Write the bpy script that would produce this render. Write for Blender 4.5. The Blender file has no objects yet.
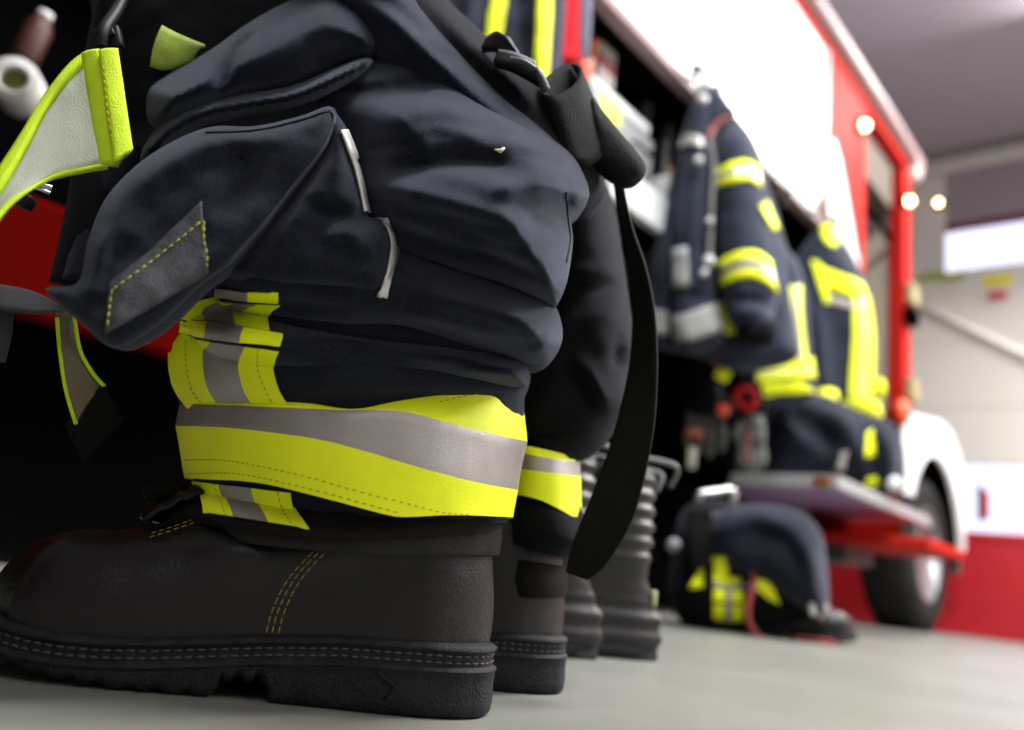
import bpy, bmesh, math, random
import numpy as np
from mathutils import Vector, Matrix, noise
from mathutils.bvhtree import BVHTree
from mathutils.geometry import delaunay_2d_cdt

random.seed(4)
C = bpy.context.scene.collection
PI = math.pi

# ------------------------------------------------------------------ camera numbers
FPX, PITCH, ROLL, HC, HEAD = 820.0, math.radians(13.8), math.radians(6.84), 0.0955, math.radians(41.5)
r_ = np.array([math.cos(HEAD), math.sin(HEAD), 0.0])
h_ = np.array([-math.sin(HEAD), math.cos(HEAD), 0.0])
z_ = np.array([0, 0, 1.0])
CAM = np.array([0, 0, HC])

def ray(px, py):
    dx, dy = px - 512.0, py - 365.0
    sx = math.cos(ROLL) * dx + math.sin(ROLL) * dy
    sy = -math.sin(ROLL) * dx + math.cos(ROLL) * dy
    up = -sy
    return np.array([sx, FPX * math.cos(PITCH) - up * math.sin(PITCH), FPX * math.sin(PITCH) + up * math.cos(PITCH)])

def wdir(px, py):
    d = ray(px, py)
    return d[0] * r_ + d[1] * h_ + d[2] * z_

def P(px, py, Y):
    """photo measurement -> world point at distance Y in front of the camera position"""
    d = wdir(px, py)
    return CAM + d * (Y / ray(px, py)[1])

def PX(px, py, ax, val):
    d = wdir(px, py)
    return CAM + d * ((val - CAM[ax]) / d[ax])

def l2w(X, Y, Z):
    X = np.asarray(X, float); Y = np.asarray(Y, float); Z = np.asarray(Z, float)
    return X[..., None] * r_ + Y[..., None] * h_ + Z[..., None] * z_

def w2l(w):
    w = np.asarray(w, float)
    return np.stack([w @ r_, w @ h_, w[..., 2]], -1)

# ------------------------------------------------------------------ materials
def nodes(m):
    m.use_nodes = True
    nt = m.node_tree
    return nt, nt.nodes.get('Principled BSDF')

MATS = {}
def mat(name, col, rough=.6, metal=0.0, spec=.5, bump=0.0, bscale=200.0, var=0.0, vscale=8.0, emit=None, estr=0.0, sheen=0.0, kind='noise', coat=0.0):
    m = bpy.data.materials.new(name)
    nt, b = nodes(m)
    b.inputs['Base Color'].default_value = (*col, 1)
    b.inputs['Roughness'].default_value = rough
    b.inputs['Metallic'].default_value = metal
    b.inputs['Specular IOR Level'].default_value = spec
    b.inputs['Coat Weight'].default_value = coat
    if sheen:
        b.inputs['Sheen Weight'].default_value = sheen
        b.inputs['Sheen Roughness'].default_value = .45
        b.inputs['Sheen Tint'].default_value = (.75, .8, 1, 1)
    tc = nt.nodes.new('ShaderNodeTexCoord')
    if var:
        n = nt.nodes.new('ShaderNodeTexNoise'); n.inputs['Scale'].default_value = vscale; n.inputs['Detail'].default_value = 6
        nt.links.new(tc.outputs['Object'], n.inputs['Vector'])
        rp = nt.nodes.new('ShaderNodeValToRGB')
        rp.color_ramp.elements[0].position = .3; rp.color_ramp.elements[1].position = .7
        rp.color_ramp.elements[0].color = (*[max(0, c * (1 - var)) for c in col], 1)
        rp.color_ramp.elements[1].color = (*[min(1, c * (1 + var)) for c in col], 1)
        nt.links.new(n.outputs['Fac'], rp.inputs['Fac']); nt.links.new(rp.outputs['Color'], b.inputs['Base Color'])
    if bump:
        if kind == 'twill':
            t = nt.nodes.new('ShaderNodeTexWave'); t.wave_type = 'BANDS'; t.bands_direction = 'DIAGONAL'
            t.inputs['Scale'].default_value = bscale; t.inputs['Distortion'].default_value = 1.5; t.inputs['Detail'].default_value = 2
        elif kind == 'rib':
            t = nt.nodes.new('ShaderNodeTexWave'); t.wave_type = 'BANDS'; t.bands_direction = 'X'
            t.inputs['Scale'].default_value = bscale; t.inputs['Distortion'].default_value = .6
        else:
            t = nt.nodes.new('ShaderNodeTexNoise'); t.inputs['Scale'].default_value = bscale; t.inputs['Detail'].default_value = 4
        nt.links.new(tc.outputs['Object'], t.inputs['Vector'])
        bp = nt.nodes.new('ShaderNodeBump'); bp.inputs['Strength'].default_value = bump; bp.inputs['Distance'].default_value = .002
        nt.links.new(t.outputs['Fac'], bp.inputs['Height']); nt.links.new(bp.outputs['Normal'], b.inputs['Normal'])
    if emit:
        b.inputs['Emission Color'].default_value = (*emit, 1); b.inputs['Emission Strength'].default_value = estr
    MATS[name] = m
    return m

FAB = mat('navy_twill', (.0125, .0145, .0225), .9, spec=.05, bump=.35, bscale=1100, var=.45, vscale=700, sheen=.19)
FABB = mat('black_twill', (.0058, .0058, .007), .9, spec=.05, bump=.3, bscale=520, var=.2, vscale=30, sheen=.06)
FABJ = mat('navy_jacket_cloth', (.028, .033, .050), .9, spec=.1, bump=.3, bscale=60, var=.25, vscale=8, sheen=.15)
PATCH = mat('grey_aramid_patch', (.05, .054, .06), .8, bump=.5, bscale=700, var=.35, vscale=160)
KNIT = mat('dark_knit', (.03, .028, .026), .95, spec=.1, bump=.8, bscale=700, var=.2, vscale=60)
LINING = mat('brown_lining', (.013, .011, .010), .9, spec=.1, bump=.4, bscale=500)
NEON = mat('neon_yellow_tape', (.90, 1.0, .012), .6, spec=.3, bump=.15, bscale=900, var=.05, vscale=30)
NEONG = mat('neon_green_webbing', (.62, .85, .02), .7, spec=.3, bump=.4, bscale=800, var=.08, vscale=60)
SILV = mat('silver_tape', (.40, .37, .35), .38, metal=.55, bump=.25, bscale=1400, var=.08, vscale=30)
PIPE = mat('silver_piping', (.62, .60, .58), .4, metal=.3, var=.25, vscale=60)
WEB = mat('black_webbing', (.0075, .007, .0066), .8, spec=.1, bump=.5, bscale=700, var=.2, vscale=80)
ELAS = mat('grey_white_elastic', (.50, .52, .44), .8, bump=.4, bscale=800, var=.08, vscale=60)
PLAST = mat('black_plastic', (.010, .010, .011), .5, spec=.2)
METAL = mat('bright_metal', (.55, .55, .54), .3, metal=1.0)
THREAD = mat('ochre_thread', (.36, .25, .06), .8)
THREADD = mat('grey_thread', (.085, .075, .055), .8)
THREADN = mat('orange_thread', (.42, .30, .01), .8)
THREADY = mat('yellow_thread', (.52, .50, .05), .8)
LEATH = mat('brown_black_leather', (.0050, .0036, .0034), .40, spec=.38, bump=.25, bscale=420, var=.35, vscale=26)
SOLE = mat('black_rubber_sole', (.0125, .0125, .0155), .62, spec=.18, bump=.6, bscale=520, var=.4, vscale=90)
RUBB = mat('black_rubber', (.012, .0105, .010), .46, spec=.5, bump=.1, bscale=80, var=.3, vscale=20)
FLUFF = mat('straw_fleck', (.75, .68, .45), .9)

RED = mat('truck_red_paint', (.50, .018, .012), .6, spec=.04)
DRED = mat('shaded_red_paint', (.075, .0018, .001), .6, spec=0)  # truck red with the shade of the low side put into its colour
WHITE = mat('white_paint', (.86, .86, .85), .35)
RAILM = mat('pale_rail', (.32, .22, .22), .45, spec=.3)
BLACK = mat('black_parts_and_shade', (.0022, .0022, .0022), .9, spec=0)  # black parts; colour lowered further to paint in shade under the truck
DKGREY = mat('dark_grey_steel', (.05, .05, .055), .5, var=.2)
ALU = mat('tread_aluminium', (.36, .36, .36), .5, metal=.15, spec=.3, bump=.3, bscale=60)
UNDER = mat('flap_underside_reflection', (.34, .20, .38), .4)  # purple tint paints in the red reflected on the underside
BEIGE = mat('cab_beige_trim', (.55, .48, .38), .7, var=.1)
TYRE = mat('tyre_rubber', (.022, .021, .02), .85, spec=.15, bump=.3, bscale=60, var=.2)
LAMPW = mat('warm_lamp_glass', (1, .8, .55), .3, emit=(1, .72, .38), estr=7)
YEL = mat('yellow_sticker', (.8, .72, .03), .5)
GREYP = mat('grey_plastic', (.30, .31, .31), .5)
HANDLE = mat('handle_grey', (.13, .13, .13), .5)
LGREY = mat('light_grey_plastic', (.66, .67, .66), .5)
GLOVEG = mat('grey_glove_leather', (.13, .14, .13), .8, bump=.3, bscale=120, var=.3)
REDC = mat('red_webbing', (.50, .012, .02), .8, spec=.1)
ORANGE = mat('orange_red_plastic', (.8, .08, .02), .5)
PINK = mat('salmon_red_rubber', (.30, .055, .05), .7, spec=.2)
OLIVE = mat('olive_yellow_core', (.16, .15, .03), .7)
HOSE = mat('white_hose_canvas', (.62, .62, .58), .8, bump=.3, bscale=200)

FLOOR = mat('worn_concrete', (.185, .186, .165), .36, spec=.4, bump=.10, bscale=90, var=.16, vscale=3.5)
CEIL = mat('ceiling_paint', (.37, .33, .39), .9)
WALLM = mat('hall_wall_paint', (.30, .29, .28), .9, var=.03)
DOORW = mat('door_panel_white', (.68, .65, .60), .6, spec=.2)
DOORF = mat('door_frame_grey', (.66, .63, .60), .5)
DOORR = mat('door_panel_red', (.47, .012, .02), .45)
DOORT = mat('door_upper_panel', (.30, .26, .30), .6)
MAROON = mat('maroon_seal', (.16, .03, .07), .6)

def glass_mat(name, tint):
    m = bpy.data.materials.new(name); nt, b = nodes(m)
    out = nt.nodes.get('Material Output')
    tr = nt.nodes.new('ShaderNodeBsdfTransparent'); tr.inputs['Color'].default_value = (*tint, 1)
    gl = nt.nodes.new('ShaderNodeBsdfGlossy'); gl.inputs['Roughness'].default_value = .03
    fr = nt.nodes.new('ShaderNodeFresnel'); fr.inputs['IOR'].default_value = 1.45
    mx = nt.nodes.new('ShaderNodeMixShader')
    nt.links.new(fr.outputs[0], mx.inputs[0]); nt.links.new(tr.outputs[0], mx.inputs[1]); nt.links.new(gl.outputs[0], mx.inputs[2])
    nt.links.new(mx.outputs[0], out.inputs['Surface'])
    return m
GLASS = glass_mat('window_glass', (.97, .96, 1))

# ------------------------------------------------------------------ object helpers
ROOTM = {}
def thing(name, label, cat, base, rotz=0.0, group=None):
    o = bpy.data.objects.new(name, None); C.objects.link(o)
    o.empty_display_size = .05
    o.location = Vector([float(v) for v in base]); o.rotation_euler = (0, 0, rotz)
    o['label'] = label; o['category'] = cat
    if group: o['group'] = group
    ROOTM[o.name] = Matrix.Translation(o.location) @ Matrix.Rotation(rotz, 4, 'Z')
    return o

def rootof(o):
    while o.parent: o = o.parent
    return o

def obj(name, vf, m, parent=None, smooth=True, label=None, fm=None, auto=None):
    """vf = (world verts, faces); one mesh object (child verts are stored in the root's space)"""
    v, f = vf
    v = np.asarray(v, float)
    if parent is not None:
        inv = np.array(ROOTM[rootof(parent).name].inverted())
        v = v @ inv[:3, :3].T + inv[:3, 3]
    me = bpy.data.meshes.new(name)
    me.from_pydata([tuple(p) for p in v], [], [tuple(int(i) for i in q) for q in f])
    ms = m if isinstance(m, (list, tuple)) else [m]
    for x in ms: me.materials.append(x)
    if fm is not None:
        for p, i in zip(me.polygons, fm): p.material_index = int(i)
    if smooth: me.polygons.foreach_set('use_smooth', [True] * len(me.polygons))
    bm = bmesh.new(); bm.from_mesh(me)
    bmesh.ops.remove_doubles(bm, verts=bm.verts, dist=1e-5)
    bmesh.ops.recalc_face_normals(bm, faces=bm.faces)
    bm.to_mesh(me); bm.free()
    if smooth and auto: me.set_sharp_from_angle(angle=math.radians(auto))
    o = bpy.data.objects.new(name, me); C.objects.link(o)
    if parent is not None: o.parent = parent
    if label: o['label'] = label
    return o

def solo(name, vf, m, label, cat, group=None, **k):
    """a thing that is one mesh: origin moved to the middle of its underside"""
    v = np.asarray(vf[0], float)
    b = np.array([(v[:, 0].min() + v[:, 0].max()) / 2, (v[:, 1].min() + v[:, 1].max()) / 2, v[:, 2].min()])
    o = obj(name, (v - b, vf[1]), m, None, **k)
    o.location = Vector(b); o['label'] = label; o['category'] = cat
    if group: o['group'] = group
    return o

def struct(name, vf, m, **k):
    o = obj(name, vf, m, None, **k); o['kind'] = 'structure'; return o

def join(*vfs):
    V, F, n = [], [], 0
    for v, f in vfs:
        v = np.asarray(v, float)
        V.append(v); F += [tuple(i + n for i in q) for q in f]; n += len(v)
    return np.concatenate(V), F

def cat_rom(pts, n, closed=False):
    p = np.asarray(pts, float)
    if len(p) < 3 and not closed:
        t = np.linspace(0, 1, n)[:, None]; return p[0] * (1 - t) + p[-1] * t
    m = len(p)
    seg = m if closed else m - 1
    u = np.linspace(0, seg, n, endpoint=not closed)
    i = np.minimum(u.astype(int), seg - 1); t = (u - i)[:, None]
    g = (lambda k: p[k % m]) if closed else (lambda k: p[np.clip(k, 0, m - 1)])
    a, b, c, d = g(i - 1), g(i), g(i + 1), g(i + 2)
    return .5 * ((2 * b) + (-a + c) * t + (2 * a - 5 * b + 4 * c - d) * t ** 2 + (-a + 3 * b - 3 * c + d) * t ** 3)

def resample(p, step, closed=False):
    q = np.vstack([p, p[:1]]) if closed else p
    L = np.concatenate([[0], np.cumsum(np.linalg.norm(np.diff(q, axis=0), axis=1))])
    n = max(3, int(L[-1] / step) + 1)
    s = np.linspace(0, L[-1], n, endpoint=not closed)
    return np.stack([np.interp(s, L, q[:, k]) for k in range(q.shape[1])], 1)

def seg_dist(pts, poly, closed, extra=None):
    """distance of pts to polyline, signed side and interpolated extra columns"""
    a = poly; b = np.roll(poly, -1, 0)
    if not closed: a, b = poly[:-1], poly[1:]
    best = np.full(len(pts), 1e9); side = np.zeros(len(pts)); tpar = np.zeros(len(pts))
    for k in range(len(a)):
        ab = b[k] - a[k]; L2 = ab @ ab + 1e-15
        ap = pts - a[k]
        t = np.clip(ap @ ab / L2, 0, 1)
        d = np.linalg.norm(ap - t[:, None] * ab, axis=1)
        m = d < best
        best[m] = d[m]; side[m] = (ab[0] * ap[:, 1] - ab[1] * ap[:, 0])[m]; tpar[m] = (k + t)[m]
    return best, np.sign(side), tpar

def inside(pts, poly):
    x, y = pts[:, 0], pts[:, 1]; r = np.zeros(len(pts), bool)
    a, b = poly, np.roll(poly, -1, 0)
    for (x1, y1), (x2, y2) in zip(a, b):
        c = ((y1 > y) != (y2 > y))
        with np.errstate(divide='ignore', invalid='ignore'):
            xx = (x2 - x1) * (y - y1) / (y2 - y1 + 1e-15) + x1
        r ^= c & (x < xx)
    return r

def prof(t):
    return np.sqrt(np.clip(1 - (1 - np.clip(t, 0, 1)) ** 2, 0, 1))

def fractal(X, Z, f, seed=0.0):
    return np.array([noise.fractal(Vector((x * f + seed, z * f, seed * .37)), .9, 2.1, 4) for x, z in zip(X, Z)])

def cdt_fill(poly, step, jit=.25):
    lo, hi = poly.min(0), poly.max(0)
    gx = np.arange(lo[0], hi[0], step); gz = np.arange(lo[1], hi[1], step * .87)
    g = []
    for k, zz in enumerate(gz):
        g.append(np.stack([gx + (step / 2 if k % 2 else 0), np.full(len(gx), zz)], 1))
    g = np.concatenate(g)
    g = g[inside(g, poly)]
    d, _, _ = seg_dist(g, poly, True)
    g = g[d > step * 1.15]
    n = len(poly)
    tg = np.roll(poly, -1, 0) - np.roll(poly, 1, 0); tg /= (np.linalg.norm(tg, axis=1, keepdims=True) + 1e-12)
    nn = np.stack([-tg[:, 1], tg[:, 0]], 1)
    if not inside(poly + nn * step * .02, poly).sum() > n / 2: nn = -nn
    ring = []
    for q in (.06, .22, .55):
        rp = poly + nn * step * q
        dd, _, _ = seg_dist(rp, poly, True)
        ring.append(rp[inside(rp, poly) & (dd > step * q * .85)])
    allp = np.vstack([poly, g] + ring)
    res = delaunay_2d_cdt([Vector(p) for p in allp], [(i, (i + 1) % n) for i in range(n)], [list(range(n))], 1, 1e-7)
    v = np.array([[q[0], q[1]] for q in res[0]])
    return v, [tuple(t) for t in res[2]]

def pillow(outline, Y, T, Tb=None, R=.05, creases=(), step=.004, n_amp=0.0, n_f=20, seed=0.0, gx=0.0, gz=0.0, raw=False, smooth=True):
    """closed cushion-like cloth body. outline in photo pixels measured at distance Y; T its bulge to the front, Tb to the back;
    creases: (points, amp, width_a, width_b): ridge (+) or valley (-) with its own width on each side."""
    Tb = T if Tb is None else Tb
    if raw: o2 = np.asarray(outline, float)
    else:
        lw = w2l(np.array([P(x, y, Y) for x, y in outline])); o2 = lw[:, [0, 2]]
    if smooth: o2 = cat_rom(o2, max(60, len(o2) * 10), True)
    o2 = resample(o2, step, True)
    v, f = cdt_fill(o2, step)
    d, _, _ = seg_dist(v, o2, True)
    pr = prof(d / R)
    x0, z0 = o2.mean(0)
    Yc = Y + gx * (v[:, 0] - x0) + gz * (v[:, 1] - z0)
    disp = T * pr
    fade = np.clip(d / .012, 0, 1)
    for cr in creases:
        pts, amp, wa, wb = cr
        cl = w2l(np.array([P(q[0], q[1], Y) for q in pts]))[:, [0, 2]]
        cp = resample(cat_rom(cl, len(cl) * 8), step)
        dd, sd, tp = seg_dist(v, cp, False)
        w = np.where(sd > 0, wa, wb)
        u = tp / max(1, len(cp) - 1)
        taper = np.clip(np.minimum(u, 1 - u) * 3.5, 0, 1); taper = taper * taper * (3 - 2 * taper)
        disp = disp + amp * taper * np.exp(-(dd / w) ** 2) * fade
    if n_amp:
        disp = disp + n_amp * fractal(v[:, 0], v[:, 1], n_f, seed + 3.1) * fade
    k = (Yc - disp) / Y; kb = Yc / Y
    fr = l2w(v[:, 0] * k, Yc - disp, HC + (v[:, 1] - HC) * k); bk = l2w(v[:, 0] * kb, Yc + Tb * pr, HC + (v[:, 1] - HC) * kb)
    n = len(v)
    F = list(f) + [tuple(i + n for i in reversed(t)) for t in f]
    return np.vstack([fr, bk]), F

def belt(curves, Y, nu=72, sub=8, lin=False, cap=True, Tb=None, n_amp=0.0, n_f=25, seed=0.0, pw=1.0):
    """closed sleeve round a leg. Each curve = (front polyline in photo pixels from left to right edge, bulge T[, Y])"""
    th = np.linspace(0, PI, nu)
    c = -np.cos(th); s = np.sin(th) ** pw
    rows = []
    for cv in curves:
        pts, T = cv[0], cv[1]; Yr = cv[2] if len(cv) > 2 else Y
        p = np.asarray(pts, float)
        p = cat_rom(p, 60) if len(p) > 2 else cat_rom(p, 10)
        x = p[0, 0] + (c + 1) / 2 * (p[-1, 0] - p[0, 0])
        y = np.interp(x, p[:, 0], p[:, 1])
        fr = w2l(np.array([P(a, b, Yr - T * q) for a, b, q in zip(x, y, s)]))
        tb = T if Tb is None else Tb
        e0, e1 = fr[0], fr[-1]
        bk = np.array([e0 * (1 - (q + 1) / 2) + e1 * (q + 1) / 2 for q in c[1:-1]])
        bk[:, 1] += tb * s[1:-1]
        rows.append(np.vstack([fr, bk[::-1]]))
    rows = np.array(rows)
    m = len(rows)
    if lin:
        uu = np.linspace(0, m - 1, (m - 1) * sub + 1)
        i = np.minimum(uu.astype(int), m - 2); t = (uu - i)[:, None, None]
        R = rows[i] * (1 - t) + rows[i + 1] * t
    else:
        R = cat_rom(rows.reshape(m, -1), (m - 1) * sub + 1).reshape((m - 1) * sub + 1, rows.shape[1], 3)
    k, n = R.shape[:2]
    if n_amp:
        ce = R.mean(1, keepdims=True)
        dr = R - ce; dr[..., 2] = 0; dr /= (np.linalg.norm(dr, axis=2, keepdims=True) + 1e-9)
        nz = np.array([noise.fractal(Vector(q * n_f) + Vector((seed, 0, 0)), .9, 2.1, 3) for q in R.reshape(-1, 3)]).reshape(k, n, 1)
        R = R + dr * nz * n_amp
    V = R.reshape(-1, 3)
    F = [(a * n + b, a * n + (b + 1) % n, (a + 1) * n + (b + 1) % n, (a + 1) * n + b) for a in range(k - 1) for b in range(n)]
    if cap:
        F += [tuple(range(n)), tuple((k - 1) * n + i for i in reversed(range(n)))]
    return l2w(V[:, 0], V[:, 1], V[:, 2]), F, (k, n)

def strip_faces(m, n):
    return [(a * n + b, a * n + b + 1, (a + 1) * n + b + 1, (a + 1) * n + b) for a in range(m - 1) for b in range(n - 1)]

def thick(G, th):
    """give a grid of world points (m,n,3) the thickness th"""
    m, n = G.shape[:2]
    du = np.gradient(G, axis=0); dv = np.gradient(G, axis=1)
    N = np.cross(du, dv); N /= (np.linalg.norm(N, axis=2, keepdims=True) + 1e-12)
    a = (G + N * th / 2).reshape(-1, 3); b = (G - N * th / 2).reshape(-1, 3)
    f = strip_faces(m, n); k = m * n
    F = f + [tuple(i + k for i in reversed(q)) for q in f]
    fm_side = []
    edge = [(i * n) for i in range(m)], [(i * n + n - 1) for i in range(m)], list(range(n)), [(m - 1) * n + j for j in range(n)]
    for e in edge:
        for p, q in zip(e[:-1], e[1:]): fm_side.append((p, q, q + k, p + k))
    return np.vstack([a, b]), F + fm_side

def ribbon(A, B, th=.003, n=60, across=6, bow=0.0):
    """webbing between two long edges, points (px, py, Y)"""
    a = cat_rom(np.array([P(*q) for q in A]), n); b = cat_rom(np.array([P(*q) for q in B]), n)
    t = np.linspace(0, 1, across + 1)
    G = a[:, None] * (1 - t)[None, :, None] + b[:, None] * t[None, :, None]
    if bow: G = G - h_ * (bow * np.sin(t * PI))[None, :, None]
    return thick(G, th), (n, across)

def ribbon_fm(n, across, stripe):
    """stripe(j/across) -> material index"""
    base = [stripe((b + .5) / across) for a in range(n - 1) for b in range(across)]
    side = [stripe(0)] * (n - 1) + [stripe(.999)] * (n - 1) + [stripe((b + .5) / across) for b in range(across)] * 2
    return base + base + side

def bvh(vf):
    return BVHTree.FromPolygons([tuple(p) for p in vf[0]], [tuple(q) for q in vf[1]])

def hit(tree, px, py, fall=None):
    d = Vector(wdir(px, py)).normalized()
    loc, nor, _, dist = tree.ray_cast(Vector(CAM), d)
    if loc is None: return None
    if nor.dot(d) > 0: nor = -nor
    return np.array(loc), np.array(nor), dist

def decal(tree, A, B, n=40, across=9, off=.0012, th=.0012):
    """tape sewn onto cloth: long edges A, B in photo pixels, laid on the cloth body"""
    a = cat_rom(np.asarray(A, float), n); b = cat_rom(np.asarray(B, float), n)
    t = np.linspace(0, 1, across + 1)
    G = np.zeros((n, across + 1, 3)); ok = np.zeros((n, across + 1), bool)
    for i in range(n):
        for j in range(across + 1):
            q = a[i] * (1 - t[j]) + b[i] * t[j]
            r = hit(tree, q[0], q[1])
            if r: G[i, j] = r[0] + r[1] * off; ok[i, j] = True
    if not ok.all():                       # fill misses from the nearest hit's distance
        idx = np.argwhere(ok)
        for i, j in np.argwhere(~ok):
            k = idx[np.argmin(((idx - [i, j]) ** 2).sum(1))]
            Yd = w2l(G[k[0], k[1]])[1]
            q = a[i] * (1 - t[j]) + b[i] * t[j]
            G[i, j] = P(q[0], q[1], Yd)
    return thick(G, th), (n, across)

def tube(pts, rad, sides=8, closed=False):
    p = np.asarray(pts, float); n = len(p)
    rad = np.broadcast_to(np.asarray(rad, float), (n,))
    tg = np.gradient(p, axis=0)
    if closed: tg = np.roll(p, -1, 0) - np.roll(p, 1, 0)
    tg /= (np.linalg.norm(tg, axis=1, keepdims=True) + 1e-12)
    u = np.cross(tg[0], [0, 0, 1.0])
    if np.linalg.norm(u) < 1e-3: u = np.cross(tg[0], [1.0, 0, 0])
    V = []
    for i in range(n):
        u = u - tg[i] * (u @ tg[i]); u /= np.linalg.norm(u)
        w = np.cross(tg[i], u)
        for k in range(sides):
            an = 2 * PI * k / sides
            V.append(p[i] + rad[i] * (math.cos(an) * u + math.sin(an) * w))
    F = []
    for i in range(n if closed else n - 1):
        j = (i + 1) % n
        for k in range(sides):
            F.append((i * sides + k, i * sides + (k + 1) % sides, j * sides + (k + 1) % sides, j * sides + k))
    if not closed: F += [tuple(range(sides)), tuple((n - 1) * sides + k for k in reversed(range(sides)))]
    return np.array(V), F

def ptube(pts, rad, n=30, sides=8):
    return tube(cat_rom(np.array([P(*q) for q in pts]), n), rad, sides)

def dashes(path, dash=.004, gap=.0025, rad=.0005, sides=5):
    """stitching: a row of short threads along a world polyline"""
    q = resample(np.asarray(path, float), .0008)
    L = len(q); a = int(dash / .0008); b = int((dash + gap) / .0008); out = []
    for i in range(0, L - a, b):
        out.append(tube(q[[i, i + a // 2, i + a]], [rad * .7, rad, rad * .7], sides))
    return join(*out) if out else None

def stitch_on(tree, pts, off=.0010, n=60, **k):
    q = cat_rom(np.asarray(pts, float), n); W = []
    for x, y in q:
        r = hit(tree, x, y)
        if r: W.append(r[0] + r[1] * off)
    return dashes(W, **k)

def stitches(name, rows, m, parent):
    for q in rows:
        if q: obj(name, q, m, parent)

def box(c, s, bev=0.0, rot=None, seg=2):
    bm = bmesh.new(); bmesh.ops.create_cube(bm, size=1)
    bmesh.ops.scale(bm, vec=Vector(s), verts=bm.verts)
    if bev: bmesh.ops.bevel(bm, geom=bm.edges[:], offset=bev, segments=seg, affect='EDGES', profile=.5)
    if rot is not None: bmesh.ops.transform(bm, matrix=rot.to_4x4(), verts=bm.verts)
    bm.verts.ensure_lookup_table()
    v = np.array([q.co[:] for q in bm.verts]) + np.asarray(c, float); f = [tuple(x.index for x in q.verts) for q in bm.faces]
    bm.free(); return v, f

def box2(lo, hi, bev=0.0):
    lo, hi = np.asarray(lo, float), np.asarray(hi, float)
    return box((lo + hi) / 2, hi - lo, bev)

def lathe(profile, c, ax, n=40, closed=False):
    """profile (radius, along axis)"""
    ax = np.asarray(ax, float); ax /= np.linalg.norm(ax)
    u = np.cross(ax, [0, 0, 1.0]);
    if np.linalg.norm(u) < 1e-3: u = np.array([1.0, 0, 0])
    u /= np.linalg.norm(u); w = np.cross(ax, u)
    m = len(profile); V = []
    for rr, aa in profile:
        for k in range(n):
            t = 2 * PI * k / n
            V.append(np.asarray(c) + ax * aa + rr * (math.cos(t) * u + math.sin(t) * w))
    F = [(i * n + k, i * n + (k + 1) % n, ((i + 1) % m) * n + (k + 1) % n, ((i + 1) % m) * n + k) for i in range(m if closed else m - 1) for k in range(n)]
    if not closed: F += [tuple(range(n)), tuple((m - 1) * n + k for k in reversed(range(n)))]
    return np.array(V), F

def prism(poly, axis, a, b, bev=0.0):
    """extrude a closed polygon along a world axis; poly in the two other axes (cyclic order)"""
    n = len(poly); V = []
    for t in (a, b):
        for p, q in poly:
            V.append({0: (t, p, q), 1: (p, t, q), 2: (p, q, t)}[axis])
    F = [tuple(range(n)), tuple(reversed(range(n, 2 * n)))] + [(i, (i + 1) % n, n + (i + 1) % n, n + i) for i in range(n)]
    return np.array(V, float), F

def copy_tree(o, parent=None):
    c = o.copy(); C.objects.link(c)
    if parent is not None: c.parent = parent
    for ch in list(o.children): copy_tree(ch, c)
    return c

exec_parts = []

BOOTS = np.array([1.015, 1.05, 1.02])
def tow(vf, root):
    M = np.array(ROOTM[root.name]); v = np.asarray(vf[0], float) * (BOOTS if root.name.startswith('leather') else 1.0)
    return v @ M[:3, :3].T + M[:3, 3], vf[1]

# ================================================================== LEATHER BOOTS
WX = [0, .004, .012, .03, .06, .10, .14, .18, .22, .25, .275, .295, .309, .318, .323]
WW = [0, .014, .0255, .0345, .0385, .0375, .038, .042, .047, .0485, .046, .038, .0265, .014, 0]
def halfw(x): return np.interp(x, WX, WW)
ZT = lambda x: np.interp(x, [0, .05, .096, .144, .175, .203, .23, .25, .27, .29, .31, .325], [.0430, .0425, .0408, .0362, .0325, .0292, .0272, .0268, .0278, .0300, .0330, .0355])
def ZB(x):
    b = np.interp(x, [0, .134, .1355, .163, .166, .215, .25, .29, .325], [0, 0, .011, .009, .0005, .0005, .003, .009, .018])
    lug = .0018 * (np.sin(x * 2 * PI / .016) > .2) * ((x > .165) & (x < .30))
    lug2 = .004 * (np.sin(x * 2 * PI / .0115) > 0) * ((x > .137) & (x < .163))
    return b + lug + lug2

def smooth_w():
    x = (1 - np.cos(np.linspace(0, PI, 260))) / 2 * .323
    k = cat_rom(np.stack([WX, WW], 1), 400)
    return x, np.maximum(np.interp(x, k[:, 0], k[:, 1]), 0)

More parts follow.
